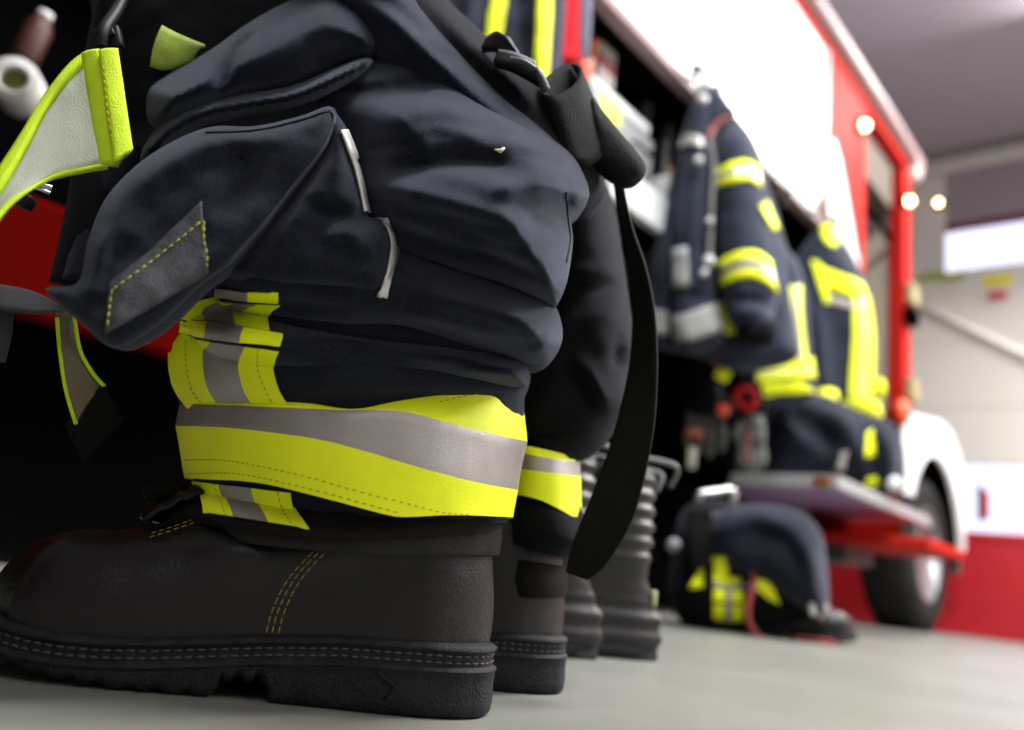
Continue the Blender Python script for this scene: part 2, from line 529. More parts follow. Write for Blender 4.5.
def make_boot(name, label, base, rotz, group=None):
    t = thing(name, label, 'boot', base, rotz, group)
    x, w = smooth_w()
    ox = np.concatenate([x, x[-2:0:-1]]); oy = np.concatenate([w, -w[-2:0:-1]])
    tx = np.gradient(np.concatenate([ox[-3:], ox, ox[:3]]))[3:-3]; ty = np.gradient(np.concatenate([oy[-3:], oy, oy[:3]]))[3:-3]
    L = np.hypot(tx, ty) + 1e-12; nx, ny = -ty / L, tx / L      # outward
    if (nx[60] * 0 + ny[60]) < 0: nx, ny = -nx, -ny
    def row(off, zf):
        return np.stack([ox + nx * off, oy + ny * off, zf], 1)
    zt, zb = ZT(ox), ZB(ox)
    rows = [row(-.008, zt + .001), row(.001, zt + .001), row(.0042, zt - .0012), row(.0046, zt - .003), row(.0030, zt - .0045), row(.0028, zt - .0085),
            row(.0030, zt - .0125), row(.0052, zt - .0138), row(.0058, zt - .0152), row(.0050, zt - .0168), row(.0046, zt * .55 + zb * .45 - .004)]
    rows += [row(.0052, zb * .8 + zt * .2), row(.0046, zb + .0025), row(.002, zb)]
    n = len(ox); V = np.concatenate(rows)
    F = [(a * n + b, a * n + (b + 1) % n, (a + 1) * n + (b + 1) % n, (a + 1) * n + b) for a in range(len(rows) - 1) for b in range(n)]
    k = (len(rows) - 1) * n
    half = len(x)
    for i in range(1, half - 1):                                   # bottom, bridged across the foot
        j = (n - i) % n; i2, j2 = i + 1, (n - i - 1) % n
        if i2 < half - 1: F.append((k + i, k + i2, k + j2, k + j))
    obj('outsole', tow((V, F), t), SOLE, t, auto=50)
    # upper: side profile with rounded top
    pr = [(.002, .038), (.0005, .055), (.002, .075), (.006, .10), (.010, .13), (.012, .165), (.013, .195), (.05, .200), (.10, .200), (.138, .198),
          (.152, .175), (.165, .150), (.182, .130), (.200, .108), (.222, .0945), (.25, .088), (.272, .0855), (.290, .080), (.306, .069), (.316, .055), (.3205, .042), (.3205, .032)]
    top = np.array(pr); poly = np.vstack([cat_rom(top, 200), [[.285, .020], [.25, .016], [.20, .018], [.15, .022], [.08, .030]]])
    poly = resample(poly, .0032, True)
    v, f = cdt_fill(poly, .0036)
    op = cat_rom(top, 200)
    d, _, _ = seg_dist(v, op, False)
    hw = np.interp(v[:, 0], x, w) - .0005
    # shaft is rounder than the foot
    sh = np.clip((v[:, 1] - .085) / .05, 0, 1)
    xm = .082; shw = .043 * np.sqrt(np.clip(1 - ((v[:, 0] - xm) / .078) ** 2, 0, 1))
    hw = hw * (1 - sh) + np.maximum(shw, .3 * hw) * sh
    T = hw * prof(d / .050)
    # toe-cap ridge, quarter seam and a few creases in the leather
    def ridge(pts, amp, wd):
        dd, _, _ = seg_dist(v, cat_rom(np.array(pts), 60), False); return amp * np.exp(-(dd / wd) ** 2)
    capd, sd, _ = seg_dist(v, cat_rom(np.array([(.268, .088), (.280, .074), (.287, .060), (.289, .048), (.287, .032)]), 60), False)
    T = T + .0026 * np.exp(-(capd / .0022) ** 2) * (T > .004)
    T = T + (ridge([(.13, .125), (.16, .108), (.19, .10), (.22, .098)], -.003, .008) + ridge([(.10, .09), (.14, .08), (.18, .085)], .002, .012)) * (T > .01)
    T = T + .0006 * fractal(v[:, 0], v[:, 1], 40, 2) * (T > .006)
    n2 = len(v)
    VV = np.vstack([np.stack([v[:, 0], T, v[:, 1]], 1), np.stack([v[:, 0], -T, v[:, 1]], 1)])
    FF = list(f) + [tuple(i + n2 for i in reversed(q)) for q in f]
    up = (VV, FF); obj('upper', tow(up, t), LEATH, t)
    # stitching laid on both sides of the upper and in the welt groove
    tri = bvh(up)
    def side_path(pts, s, off=.0004, n=80):
        o = []
        for a, b in cat_rom(np.array(pts), n):
            r = tri.ray_cast(Vector((a, .2 * s, b)), Vector((0, -s, 0)))
            if r[0]: o.append(np.array(r[0]) + np.array([0, s * off, 0]))
        return o
    st = []
    for s in (1, -1):
        for o in (0, .0038, .0072):
            st.append(dashes(side_path([(.1345 + o, .0390), (.133 + o, .053), (.127 + o, .071), (.114 + o, .090), (.098 + o, .106), (.083 + o, .116)], s), .0042, .0018, .00042))
        for o in (0, .0032):
            st.append(dashes(side_path([(.186 - o, .116 - o), (.198, .104 - o), (.212, .096 - o), (.228, .0875 - o)], s), .0034, .0016, .00042))
    stitches('seam_stitching', [tow(q, t) for q in st if q], THREAD, t)
    ws = []
    for dz in (.0062, .0102):
        for sgn in (1, -1):
            q = np.stack([ox + nx * .0030, oy + ny * .0030, zt - dz], 1)
            q = q[:half] if sgn > 0 else np.vstack([q[half - 1:], q[:1]])
            ws.append(dashes(q, .0046, .0022, .00065))
    stitches('welt_stitching', [tow(q, t) for q in ws if q], THREADD, t)
    # small moulded arrow on the heel side, tongue bellows and a pull loop in front
    for s in (1, -1):
        a = [(.072, .0235), (.060, .0165), (.066, .009)]
        obj('heel_arrow', tow(tube([(px, s * (float(halfw(px)) + .0052), pz) for px, pz in a], .0011, 6), t), SOLE, t)
    tg = cat_rom(np.array([(.196, -.012, .120), (.203, -.011, .117), (.213, -.009, .112), (.223, -.006, .104), (.234, -.003, .095)]), 24)
    wds = np.interp(np.linspace(0, 1, 24), [0, .3, .8, 1], [.010, .016, .018, .012])
    V = []; m = 9
    for i in range(24):
        for j in range(m):
            a = (j / (m - 1) - .5) * 2
            V.append(tg[i] + np.array([.007 * (1 - a * a), wds[i] * a, .004 * (1 - a * a) + .0012 * math.sin(i * 1.1)]))
    obj('tongue', tow(thick(np.array(V).reshape(24, m, 3), .004), t), LEATH, t)
    lp = [(.206, -.026, .108), (.226, -.027, .120), (.243, -.026, .114), (.243, -.008, .114), (.226, -.007, .120), (.206, -.008, .108)]
    a = cat_rom(np.array(lp), 40)
    G = np.stack([a + np.array([-.0035, 0, -.005]), a + np.array([.0035, 0, .005])], 1)
    obj('pull_loop', tow(thick(G, .002), t), WEB, t)
    return t

def heel_base(px, py, Y):
    q = P(px, py, Y); return (q[0], q[1], 0.0)

BY1, BY2 = .588, .738
boot1 = make_boot('leather_boot', 'black leather boot in front with its whole side in view, under the rolled trouser leg', heel_base(489, 660, BY1), HEAD + PI + math.radians(6))
boot2 = make_boot('leather_boot', 'black leather boot half hidden behind the front boot, under the far trouser leg', heel_base(562, 645, BY2), HEAD + PI + math.radians(6))

# ================================================================== TURNOUT TROUSERS (front pair)
tr = thing('turnout_trousers', 'navy firefighter trousers with yellow bands, pushed down over the two leather boots in front', 'trousers', (P(430, 560, .66)[0], P(430, 560, .66)[1], .10), HEAD)
LY = .60
low = belt([([(215, 262), (380, 258), (545, 270)], .085),
            ([(196, 292), (300, 300), (410, 316), (500, 340), (520, 345)], .088),
            ([(180, 318), (260, 318), (400, 340), (500, 358), (522, 362)], .100),
            ([(184, 330), (260, 330), (400, 350), (528, 372)], .092),
            ([(171, 352), (250, 350), (400, 366), (528, 380)], .104),
            ([(172, 378), (250, 384), (380, 384), (526, 390)], .104),
            ([(182, 408), (260, 414), (380, 402), (523, 400)], .094),
            ([(180, 430), (340, 440), (522, 425)], .092),
            ([(184, 462), (340, 480), (513, 470)], .090),
            ([(195, 490), (340, 512), (510, 505)], .086),
            ([(186, 508), (340, 530), (508, 522)], .080)], LY, sub=10, n_amp=.0035, n_f=16, seed=5)
lowv = low[:2]

roll2 = pillow([(215, 268), (250, 240), (330, 225), (400, 240), (470, 266), (530, 288), (553, 303), (562, 325), (561, 345), (549, 360), (532, 364), (505, 356), (455, 345), (400, 334), (340, 334), (270, 322), (222, 305)],
               .575, .105, R=.040, step=.004, creases=[
    ([(395, 322), (430, 326), (470, 338), (520, 350)], -.006, .003, .006),
    ([(390, 315), (420, 318), (470, 330), (515, 342)], .005, .006, .004),
    ([(230, 300), (300, 305), (380, 312)], -.006, .006, .004),
    ([(420, 290), (480, 305), (540, 325)], .005, .010, .010),
    ([(300, 285), (380, 295), (440, 310)], -.005, .005, .008),
    ([(505, 352), (530, 345), (550, 330)], -.004, .003, .003)], n_amp=.0045, n_f=22, seed=2, gz=.35)

roll3 = pillow([(190, 322), (240, 308), (330, 318), (420, 332), (490, 350), (524, 362), (530, 378), (520, 388), (470, 386), (420, 384), (350, 388), (300, 384), (240, 372), (205, 352)],
               .585, .100, R=.026, step=.004, creases=[
    ([(300, 345), (360, 352), (430, 362), (510, 368)], -.007, .003, .006),
    ([(260, 335), (330, 340), (420, 352)], .004, .006, .006)], n_amp=.003, n_f=24, seed=9)

thigh = pillow([(306, 98), (340, 66), (375, 55), (410, 56), (450, 70), (490, 98), (540, 130), (573, 156), (589, 190), (584, 206), (572, 218), (573, 242), (567, 282), (556, 303), (540, 299), (500, 283), (450, 268), (400, 250), (372, 236), (356, 210), (340, 165), (322, 120)],
               .565, .108, R=.085, step=.0038, creases=[
    ([(290, 100), (335, 96), (385, 90), (430, 84), (460, 90)], -.016, .008, .012),          # hollow below the top ridge
    ([(325, 72), (370, 58), (415, 62), (470, 86), (530, 122)], .010, .009, .005),
    ([(355, 134), (400, 118), (450, 108), (510, 122), (560, 148)], .013, .012, .013),
    ([(375, 172), (430, 164), (490, 164), (545, 180)], -.017, .011, .009),
    ([(362, 186), (420, 194), (480, 212), (545, 232)], .013, .009, .012),
    ([(480, 200), (520, 184), (560, 172), (580, 178)], .011, .009, .012),
    ([(375, 222), (430, 238), (500, 260), (555, 285)], -.008, .005, .010),
    ([(569, 190), (570, 210), (576, 236)], -.009, .003, .003),
    ([(572, 218), (582, 206), (590, 196)], -.008, .003, .004),
    ([(430, 125), (490, 138), (550, 160)], .005, .008, .012),
    ([(470, 232), (520, 250), (565, 262)], .006, .008, .008),
    ([(440, 224), (500, 244), (560, 254)], -.005, .004, .006),
    ([(345, 205), (380, 200), (420, 205)], -.006, .004, .006),
    ([(390, 140), (440, 128), (500, 146)], .003, .004, .006),
    ([(395, 100), (440, 96), (500, 118)], -.004, .003, .006),
    ([(420, 205), (470, 222), (520, 232)], -.004, .003, .005), ([(500, 150), (545, 158), (578, 168)], -.005, .004, .006),
    ([(360, 150), (400, 142), (430, 146)], -.005, .004, .007), ([(380, 212), (400, 216), (440, 230)], .004, .003, .004),
    ([(520, 215), (545, 225), (568, 240)], -.004, .004, .006), ([(455, 250), (505, 268), (548, 290)], .003, .003, .003)], n_amp=.0045, n_f=18, seed=1, gz=.38)

upper = pillow([(146, 108), (150, 88), (172, 72), (212, 48), (250, 20), (290, -2), (330, -14), (362, 2), (380, 28), (382, 48), (372, 58), (345, 62), (318, 76), (285, 90), (240, 100), (200, 116), (166, 128), (150, 124)],
               .575, .085, R=.045, step=.004, creases=[
    ([(215, 95), (228, 70), (240, 45), (262, 22)], -.018, .009, .004),
    ([(206, 96), (222, 68), (236, 42), (262, 16)], .006, .006, .004),
    ([(165, 112), (215, 92), (290, 80), (345, 58)], .004, .008, .004),
    ([(300, 60), (340, 50), (372, 44)], -.006, .012, .006),
    ([(140, 96), (180, 90), (220, 70)], .004, .010, .010)], n_amp=.004, n_f=16, seed=7, gz=.3)

roll_f = pillow([(140, 160), (146, 142), (166, 119), (202, 101), (246, 92), (292, 85), (338, 66), (362, 58), (374, 60), (366, 72), (342, 88), (300, 106), (250, 116), (205, 126), (168, 146), (148, 164)],
                .545, .062, R=.016, step=.0034, n_amp=.003, n_f=24, seed=12, creases=[([(150, 140), (210, 112), (290, 98)], -.004, .003, .005)])

waist1 = pillow([(300, -40), (345, -60), (400, -30), (425, 10), (460, 50), (500, 90), (560, 140), (590, 190), (540, 190), (440, 100), (380, 70), (350, 30), (310, 0)],
                .60, .070, R=.026, step=.005, creases=[
    ([(355, -5), (390, 20), (430, 56), (470, 88)], .008, .008, .006),
    ([(372, -10), (410, 20), (450, 58), (500, 98)], -.008, .006, .006)], n_amp=.003, n_f=18, seed=4)
waist2 = pillow([(100, -60), (240, -110), (400, -90), (440, -12), (474, 24), (500, 46), (530, 66), (556, 96), (584, 130), (602, 165), (602, 200), (560, 215), (430, 140), (300, 110), (150, 140), (108, 110), (96, 40)],
                .650, .085, R=.035, step=.006, creases=[([(430, 0), (470, 45), (520, 90), (560, 130)], .006, .006, .006),
                ([(400, -20), (450, 45), (520, 110)], -.006, .008, .006)], n_amp=.004, n_f=14, seed=6)
obj('waistband', waist2, FABB, tr)
legF = join(lowv, roll2, roll3, thigh, upper, roll_f, waist1)
obj('leg', legF, FAB, tr)
TF = bvh(legF)

# far leg
farL = pillow([(500, 190), (478, 130), (492, 108), (535, 132), (575, 160), (600, 175), (614, 205), (622, 250), (632, 320), (636, 345), (630, 370), (630, 400), (618, 425), (600, 450), (575, 462), (540, 458), (505, 452), (500, 400), (520, 330), (530, 250)],
              .745, .085, R=.045, step=.0055, creases=[
    ([(560, 282), (590, 286), (625, 282)], -.007, .005, .008), ([(555, 270), (590, 272), (622, 266)], .004, .008, .005),
    ([(575, 350), (590, 375), (605, 400), (615, 420)], .007, .006, .006), ([(560, 360), (580, 385), (592, 420)], -.007, .006, .006),
    ([(625, 330), (617, 350), (622, 372)], -.008, .005, .006), ([(540, 330), (580, 320), (625, 310)], .004, .01, .01)], n_amp=.003, n_f=20, seed=21)
farlow = belt([([(505, 425), (545, 438), (590, 436)], .07), ([(508, 455), (545, 460), (580, 462)], .07), ([(506, 490), (545, 494), (582, 512)], .07),
               ([(500, 506), (540, 512), (588, 532)], .076), ([(500, 526), (540, 534), (588, 546)], .076), ([(500, 540), (540, 552), (574, 558)], .064)], .742, sub=8, n_amp=.002, seed=3)
legB = join(farL, farlow[:2])
obj('leg', legB, FABB, tr)
# black inner collar and cuff lining round the boot shafts
cuff = belt([([(190, 494), (330, 512), (505, 508)], .084), ([(164, 506), (320, 530), (504, 522)], .092), ([(168, 518), (320, 540), (502, 532)], .090)], LY, sub=6, n_amp=.0015, seed=8)
obj('cuff', cuff[:2], LINING, tr)
knit = belt([([(180, 512), (320, 526), (500, 520)], .084), ([(176, 528), (320, 542), (502, 534)], .087), ([(180, 534), (320, 551), (499, 555)], .086), ([(184, 530), (320, 549), (492, 555)], .078)], LY, sub=6)
obj('knit_hem', knit[:2], KNIT, tr, label='ribbed dark knit hem')
cuff2 = belt([([(497, 555), (530, 562), (566, 566)], .056), ([(496, 575), (530, 582), (568, 584)], .058), ([(498, 592), (530, 598), (566, 597)], .055)], .745, sub=6)
obj('cuff', cuff2[:2], LINING, tr)

# main reflective band round the near leg
def band(curves, Y, mats, name, fr, sub=5, **k):
    v, f, (m, n) = belt(curves, Y, sub=sub, lin=True, cap=False, **k)
    G = v.reshape(m, n, 3); G = np.concatenate([G, G[:, :1]], 1)
    vf = thick(G, .0018)
    q = n
    base = [fr(a / (m - 1) * (len(curves) - 1)) for a in range(m - 1) for b in range(q)]
    side = [fr(a / (m - 1) * (len(curves) - 1)) for a in range(m - 1)] * 2 + [fr(0)] * q + [fr(len(curves) - 1.01)] * q
    o = obj(name, vf, mats, tr, fm=base + base + side, auto=60); return o, vf
bcur = [([(186, 395), (300, 402), (352, 410), (400, 402), (450, 394), (500, 385), (522, 392)], .094),
        ([(181, 404), (300, 409), (345, 411), (400, 412), (450, 424), (500, 436), (525, 441)], .106),
        ([(178, 426), (230, 428), (310, 438), (360, 450), (420, 468), (470, 481), (518, 490)], .109),
        ([(186, 478), (205, 479), (260, 483), (320, 497), (380, 513), (405, 517), (450, 515), (513, 517)], .107)]
mb, mbv = band(bcur, LY, [NEON, SILV], 'reflective_band', lambda q: 1 if 1 <= q < 2 else 0, n_amp=.0016, n_f=22, seed=31)
TB = bvh(mbv)
sts = [stitch_on(TB, q, off=.0004, dash=.003, gap=.0022, rad=.0003) for q in
       ([(184, 460), (230, 461), (300, 475), (360, 492), (405, 503), (440, 512), (470, 515)], [(190, 474), (240, 474), (310, 489), (380, 508), (400, 513)], [(440, 402), (480, 394), (515, 396)])]
stitches('band_stitching', sts, THREADN, mb)

# vertical tape on the accordion folds: neon / silver / neon
ALLF = join(legF, cuff[:2]); TA = bvh(ALLF)
def vtape(A, B, stripe, stit=()):
    vf, (n, ac) = decal(TA, A, B, n=22, across=18, off=.0022, th=.0012)
    o = obj('reflective_band', vf, [NEON, SILV], tr, fm=ribbon_fm(n, ac, stripe), auto=60)
    tt = bvh(vf); s = [stitch_on(tt, q, off=.0003, dash=.0026, gap=.002, rad=.0003) for q in stit]; s = [q for q in s if q]
    stitches('band_stitching', s, THREADN, o)
three = lambda q: 1 if .34 < q < .62 else 0
vtape([(180, 335), (172, 350), (176, 385), (196, 414)], [(280, 350), (275, 366), (281, 390), (294, 410)], lambda q: 1 if .33 < q < .66 else 0,
      [[(186, 340), (186, 360), (192, 390), (210, 412)], [(258, 350), (258, 370), (268, 395), (278, 410)]])
vtape([(181, 321), (179, 332)], [(284, 337), (281, 347)], lambda q: 1 if .3 < q < .63 else 0)
vtape([(216, 300), (184, 309), (181, 319)], [(281, 303), (268, 316), (270, 334)], lambda q: 1 if .28 < q < .6 else 0)
vtape([(219, 289), (218, 296)], [(279, 291), (279, 300)], lambda q: 1 if q < .52 else 0)
vtape([(195, 480), (199, 492), (206, 514)], [(292, 492), (296, 510), (310, 530)], lambda q: 1 if .28 < q < .62 else 0,
      [[(214, 484), (220, 500), (226, 516)], [(278, 492), (282, 508), (294, 528)]])
# far leg band
fb = [([(500, 440), (545, 450), (578, 458)], .074), ([(500, 448), (545, 458), (579, 462)], .077), ([(500, 466), (545, 472), (580, 476)], .078), ([(500, 492), (540, 500), (581, 522)], .076)]
band(fb, .742, [NEON, SILV], 'reflective_band', lambda q: 1 if 1 <= q < 2 else 0)

# thigh pocket
pock = pillow([(205, 128), (255, 126), (300, 116), (330, 106), (337, 120), (326, 150), (294, 190), (266, 225), (233, 262), (200, 286), (165, 320), (130, 343), (108, 346), (84, 326), (58, 304), (46, 288), (78, 282), (88, 240), (108, 195), (150, 155)],
              .468, .022, .030, R=.014, step=.0036, creases=[
    ([(120, 210), (170, 165), (225, 140), (300, 125)], .006, .010, .008),
    ([(225, 145), (240, 180), (220, 230)], -.006, .012, .012),
    ([(110, 220), (95, 260), (85, 300)], .006, .006, .010),
    ([(130, 235), (108, 280), (100, 330)], -.004, .006, .006),
    ([(330, 115), (322, 148), (290, 190), (262, 225), (228, 262)], .004, .003, .003),
    ([(60, 292), (85, 300), (110, 310)], -.004, .004, .006)], n_amp=.004, n_f=26, seed=15, gz=.2)
pk = obj('pocket', pock, FAB, tr)
TP = bvh(pock)
vf, (n, ac) = decal(TP, [(111, 284), (150, 252), (202, 202)], [(107, 333), (150, 309), (208, 272)], n=30, across=14, off=.0010, th=.0012)
obj('patch', vf, PATCH, pk, label='grey fabric patch')
tpa = bvh(vf)
sts = [stitch_on(tpa, q, off=.0006, dash=.0034, gap=.0018, rad=.00045) for q in ([(113, 290), (150, 263), (203, 221)], [(203, 221), (205, 245), (208, 271)], [(113, 290), (110, 310), (108, 330)], [(196, 226), (203, 221), (203, 230)])]
stitches('patch_stitching', sts, THREADY, pk)
obj('pocket_seam', tube([np.array(q[0]) + np.array(q[1]) * .0006 for q in [hit(TP, x, y) for x, y in cat_rom(np.array([(329, 111), (333, 121), (321, 150), (289, 190), (261, 225), (229, 260)]), 60)] if q], .0011, 6), mat('faded_navy_seam', (.035, .040, .055), .9, sheen=.2), pk)
obj('pocket_seam', tube([np.array(q[0]) + np.array(q[1]) * .0004 for q in [hit(TP, x, y) for x, y in cat_rom(np.array([(206, 133), (255, 131), (300, 121), (326, 112)]), 50)] if q], .0008, 6), FAB, pk)
# pocket side bellows and silver piping
bell = pillow([(326, 108), (345, 125), (356, 160), (366, 212), (380, 220), (392, 240), (390, 280), (378, 296), (330, 290), (260, 285), (225, 270), (266, 225), (296, 190), (322, 150)],
              .492, .030, .03, R=.016, step=.0038, creases=[([(300, 200), (340, 212), (380, 218)], -.008, .005, .008), ([(345, 130), (340, 180), (335, 215)], .004, .004, .006), ([(320, 240), (350, 235), (358, 260)], .006, .006, .006)], n_amp=.004, n_f=30, seed=18)
bl = obj('pocket_side', bell, FAB, tr)
TBL = bvh(join(bell, thigh, roll2))
for A, B in (([(338, 132), (352, 170), (362, 213)], [(348, 131), (364, 172), (373, 213)]), ([(378, 217), (388, 240), (385, 268), (376, 296)], [(390, 217), (399, 248), (394, 272), (386, 298)])):
    vf, _ = decal(TBL, A, B, n=24, across=3, off=.0022, th=.0014); obj('piping', vf, PIPE, tr)
obj('side_seam', tube([np.array(q[0]) + np.array(q[1]) * .0003 for q in [hit(TF, x, y) for x, y in cat_rom(np.array([(566, 192), (567, 206), (568, 222), (570, 240), (566, 262)]), 40)] if q], .0007, 6), FAB, tr)
# a torn-off fleck sticking to the thigh
r = hit(TF, 500, 151)
solo('straw_fleck', tube([r[0] + r_ * -.004 + r[1] * .001, r[0] + r[1] * .0015 - z_ * .001, r[0] + r_ * .0025 + z_ * .002 + r[1] * .001], [.0004, .0016, .0007], 6), FLUFF,
     'tiny pale fleck stuck to the navy thigh of the trousers', 'fleck')

# hanging dark strips between waist and pocket on the left
for A, B, m in (([(100, 20, .60), (86, 90, .59), (80, 170, .575), (70, 230, .57), (58, 285, .565)], [(122, -10, .60), (128, 80, .59), (118, 165, .575), (104, 235, .565), (80, 290, .56)], FABB),
                ([(100, 150, .58), (88, 190, .575), (78, 235, .57), (70, 286, .56)], [(140, 150, .58), (128, 175, .575), (108, 215, .57), (90, 282, .555)], FAB)):
    vf, _ = ribbon(A, B, .012, 40, 8, bow=.008); obj('front_flap', vf, m, tr)

# left suspender: broad grey-white elastic with a neon folded end and buckle
sus = obj('suspender_strap', ribbon([(88, 58, 0.4900), (70, 72, 0.4850), (45, 105, 0.4750), (25, 140, 0.4650), (0, 180, 0.4550), (-40, 235, 0.4450)], [(108, 166, 0.4900), (85, 170, 0.4850), (55, 176, 0.4750), (28, 190, 0.4600), (0, 213, 0.4500), (-30, 262, 0.4400)], .003, 50, 10, bow=-.004)[0], ELAS, tr, label='grey-white elastic suspender strap with neon edge')
obj('strap_edge', ribbon([(88, 53, 0.4890), (70, 66, 0.4840), (44, 99, 0.4740), (23, 134, 0.4640), (-3, 174, 0.4540), (-42, 228, 0.4440)], [(88, 60, 0.4870), (72, 74, 0.4820), (47, 107, 0.4720), (28, 143, 0.4620), (4, 184, 0.4520), (-36, 240, 0.4420)], .0045, 50, 3)[0], NEONG, sus)
obj('strap_edge', ribbon([(108, 164, 0.4890), (85, 168, 0.4840), (55, 174, 0.4740), (28, 188, 0.4590), (0, 211, 0.4490), (-30, 260, 0.4390)], [(108, 168, 0.4890), (85, 172, 0.4840), (55, 179, 0.4740), (28, 193, 0.4590), (2, 217, 0.4490), (-28, 266, 0.4390)], .004, 50, 2)[0], NEONG, sus)
obj('strap_fold', ribbon([(86, 56, 0.4820), (92, 90, 0.4800), (98, 125, 0.4790), (107, 166, 0.4780)], [(102, 53, 0.4800), (107, 90, 0.4770), (112, 125, 0.4760), (116, 164, 0.4750)], .008, 30, 4, bow=.001)[0], NEONG, sus)
obj('strap_fold', ribbon([(101, 54, 0.4760), (106, 90, 0.4740), (111, 125, 0.4730), (115, 165, 0.4720)], [(117, 52, 0.4790), (122, 90, 0.4780), (127, 125, 0.4770), (131, 152, 0.4770)], .008, 30, 4, bow=.001)[0], NEONG, sus)
fs = [P(103, 66, 0.4710), P(106, 100, 0.4695), P(110, 130, 0.4690), P(114, 156, 0.4690)]
obj('strap_stitching', dashes(cat_rom(np.array(fs), 40), .004, .002, .0005), THREADN, sus)
bk = box(P(108, 40, .53), (.020, .008, .018), .002, Matrix.Rotation(HEAD, 3, 'Z') @ Matrix.Rotation(-.4, 3, 'Y'))
obj('buckle', join(bk, box(P(106, 34, .523), (.012, .004, .006), .001, Matrix.Rotation(HEAD, 3, 'Z') @ Matrix.Rotation(-.5, 3, 'Y')), ptube([(100, 46, .52), (104, 30, .52), (118, 8, .535), (130, -20, .55)], .0045)), PLAST, tr)
obj('loop_tab', ribbon([(162, 27, .545), (180, 36, .548), (205, 46, .556)], [(150, 66, .545), (166, 70, .550), (190, 62, .560)], .004, 20, 6, bow=.003)[0], mat('dull_lime_webbing', (.30, .40, .05), .8, bump=.3, bscale=700, var=.3, vscale=60), tr, label='short dull lime webbing tab')
# lower left strap: neon-edged end with black tip
s2 = obj('suspender_strap', ribbon([(56, 292, .545), (57, 318, .56), (60, 352, .56), (66, 390, .555), (76, 424, .55)], [(72, 290, .55), (74, 316, .57), (80, 350, .57), (92, 372, .565), (104, 386, .56)], .003, 30, 6, bow=.004)[0], mat('reddish_inner_webbing', (.17, .13, .08), .8, bump=.3, bscale=500), tr, label='neon-edged strap end with black tip')
for A in ([(57, 318, .558), (60, 352, .558), (66, 390, .553), (76, 424, .548)], [(74, 316, .566), (80, 350, .565), (92, 372, .56), (104, 386, .555)]):
    obj('strap_edge', ptube(A, .0014, 30), NEONG, s2)
obj('strap_tip', ribbon([(66, 426, .552), (74, 444, .552), (84, 462, .55)], [(104, 384, .558), (114, 404, .558), (122, 416, .556)], .006, 16, 6)[0], WEB, s2)
# chrome slider at far left
obj('strap_slider', join(box(P(18, 198, .52), (.022, .010, .010), .002, Matrix.Rotation(HEAD, 3, 'Z') @ Matrix.Rotation(.35, 3, 'Y'))), PLAST, sus)
obj('strap_slider', ptube([(28, 181, .512), (42, 185, .512), (52, 188, .515)], .0018), METAL, sus)
obj('strap_slider', ptube([(30, 186, .511), (42, 190, .511), (50, 193, .514)], .0012), METAL, sus)

obj('suspender_strap', ribbon([(-40, 282, .50), (0, 286, .51), (34, 293, .52), (62, 307, .53)], [(-40, 304, .49), (0, 309, .50), (34, 313, .515), (60, 312, .53)], .003, 24, 6)[0], mat('dark_grey_elastic', (.045, .047, .05), .8, bump=.3, bscale=700), tr)
obj('strap_end', ribbon([(-30, 300, .505), (-26, 330, .505), (-30, 366, .505)], [(14, 306, .515), (12, 335, .515), (6, 362, .515)], .003, 16, 4)[0], mat('charcoal_elastic', (.03, .03, .032), .8), tr)
# right side: wide black elastic looped over, and the long strap hanging down
def loopband(cl, cr, th=.003, n=50, m=WEB, nm='suspender_strap'):
    return obj(nm, ribbon(cl, cr, th, n, 8)[0], m, tr)
loopband([(572, 63, .625), (580, 68, .605), (578, 80, .585), (566, 91, .572), (552, 96, .566), (541, 90, .576), (546, 78, .60), (558, 68, .62), (572, 63, .63)],
         [(606, 120, .63), (608, 138, .61), (603, 154, .588), (590, 166, .574), (574, 164, .568), (558, 150, .576), (566, 130, .60), (585, 118, .62), (606, 120, .632)], n=70)
obj('suspender_strap', pillow([(590, 98), (604, 112), (622, 134), (639, 154), (646, 166), (643, 178), (630, 187), (612, 181), (596, 168), (584, 150)], .60, .016, .016, R=.016, step=.003,
    creases=[([(606, 122), (622, 142), (640, 164)], .002, .006, .004)], n_amp=.001, n_f=60), WEB, tr)
loopband([(612, 176, .640), (620, 220, .645), (629, 262, .650), (633, 310, .655), (629, 370, .66), (612, 440, .665), (592, 495, .67), (574, 540, .675), (566, 572, .68)],
         [(622, 176, .640), (632, 225, .640), (646, 268, .640), (655, 315, .642), (657, 375, .645), (652, 440, .65), (634, 515, .658), (608, 562, .668), (588, 580, .675)], th=.003, n=70)
loopband([(588, 150, .62), (596, 156, .618), (602, 168, .617)], [(582, 158, .618), (592, 174, .616), (598, 180, .616)], th=.006, n=16)
bb = [ribbon([(498, 52, .56), (516, 56, .56), (534, 64, .56)], [(494, 64, .56), (514, 70, .558), (540, 84, .556)], .008, 16, 4)[0],
      ribbon([(488, 40, .575), (498, 33, .57), (508, 37, .565)], [(482, 50, .575), (500, 52, .57), (530, 70, .56)], .006, 16, 4)[0]]
bo = obj('buckle', join(*bb), PLAST, tr)
obj('buckle_slider', join(ptube([(510, 60, .55), (524, 63, .548), (535, 70, .548)], .003), ptube([(536, 70, .55), (541, 78, .548), (546, 90, .548)], .0034)), DKGREY, bo)

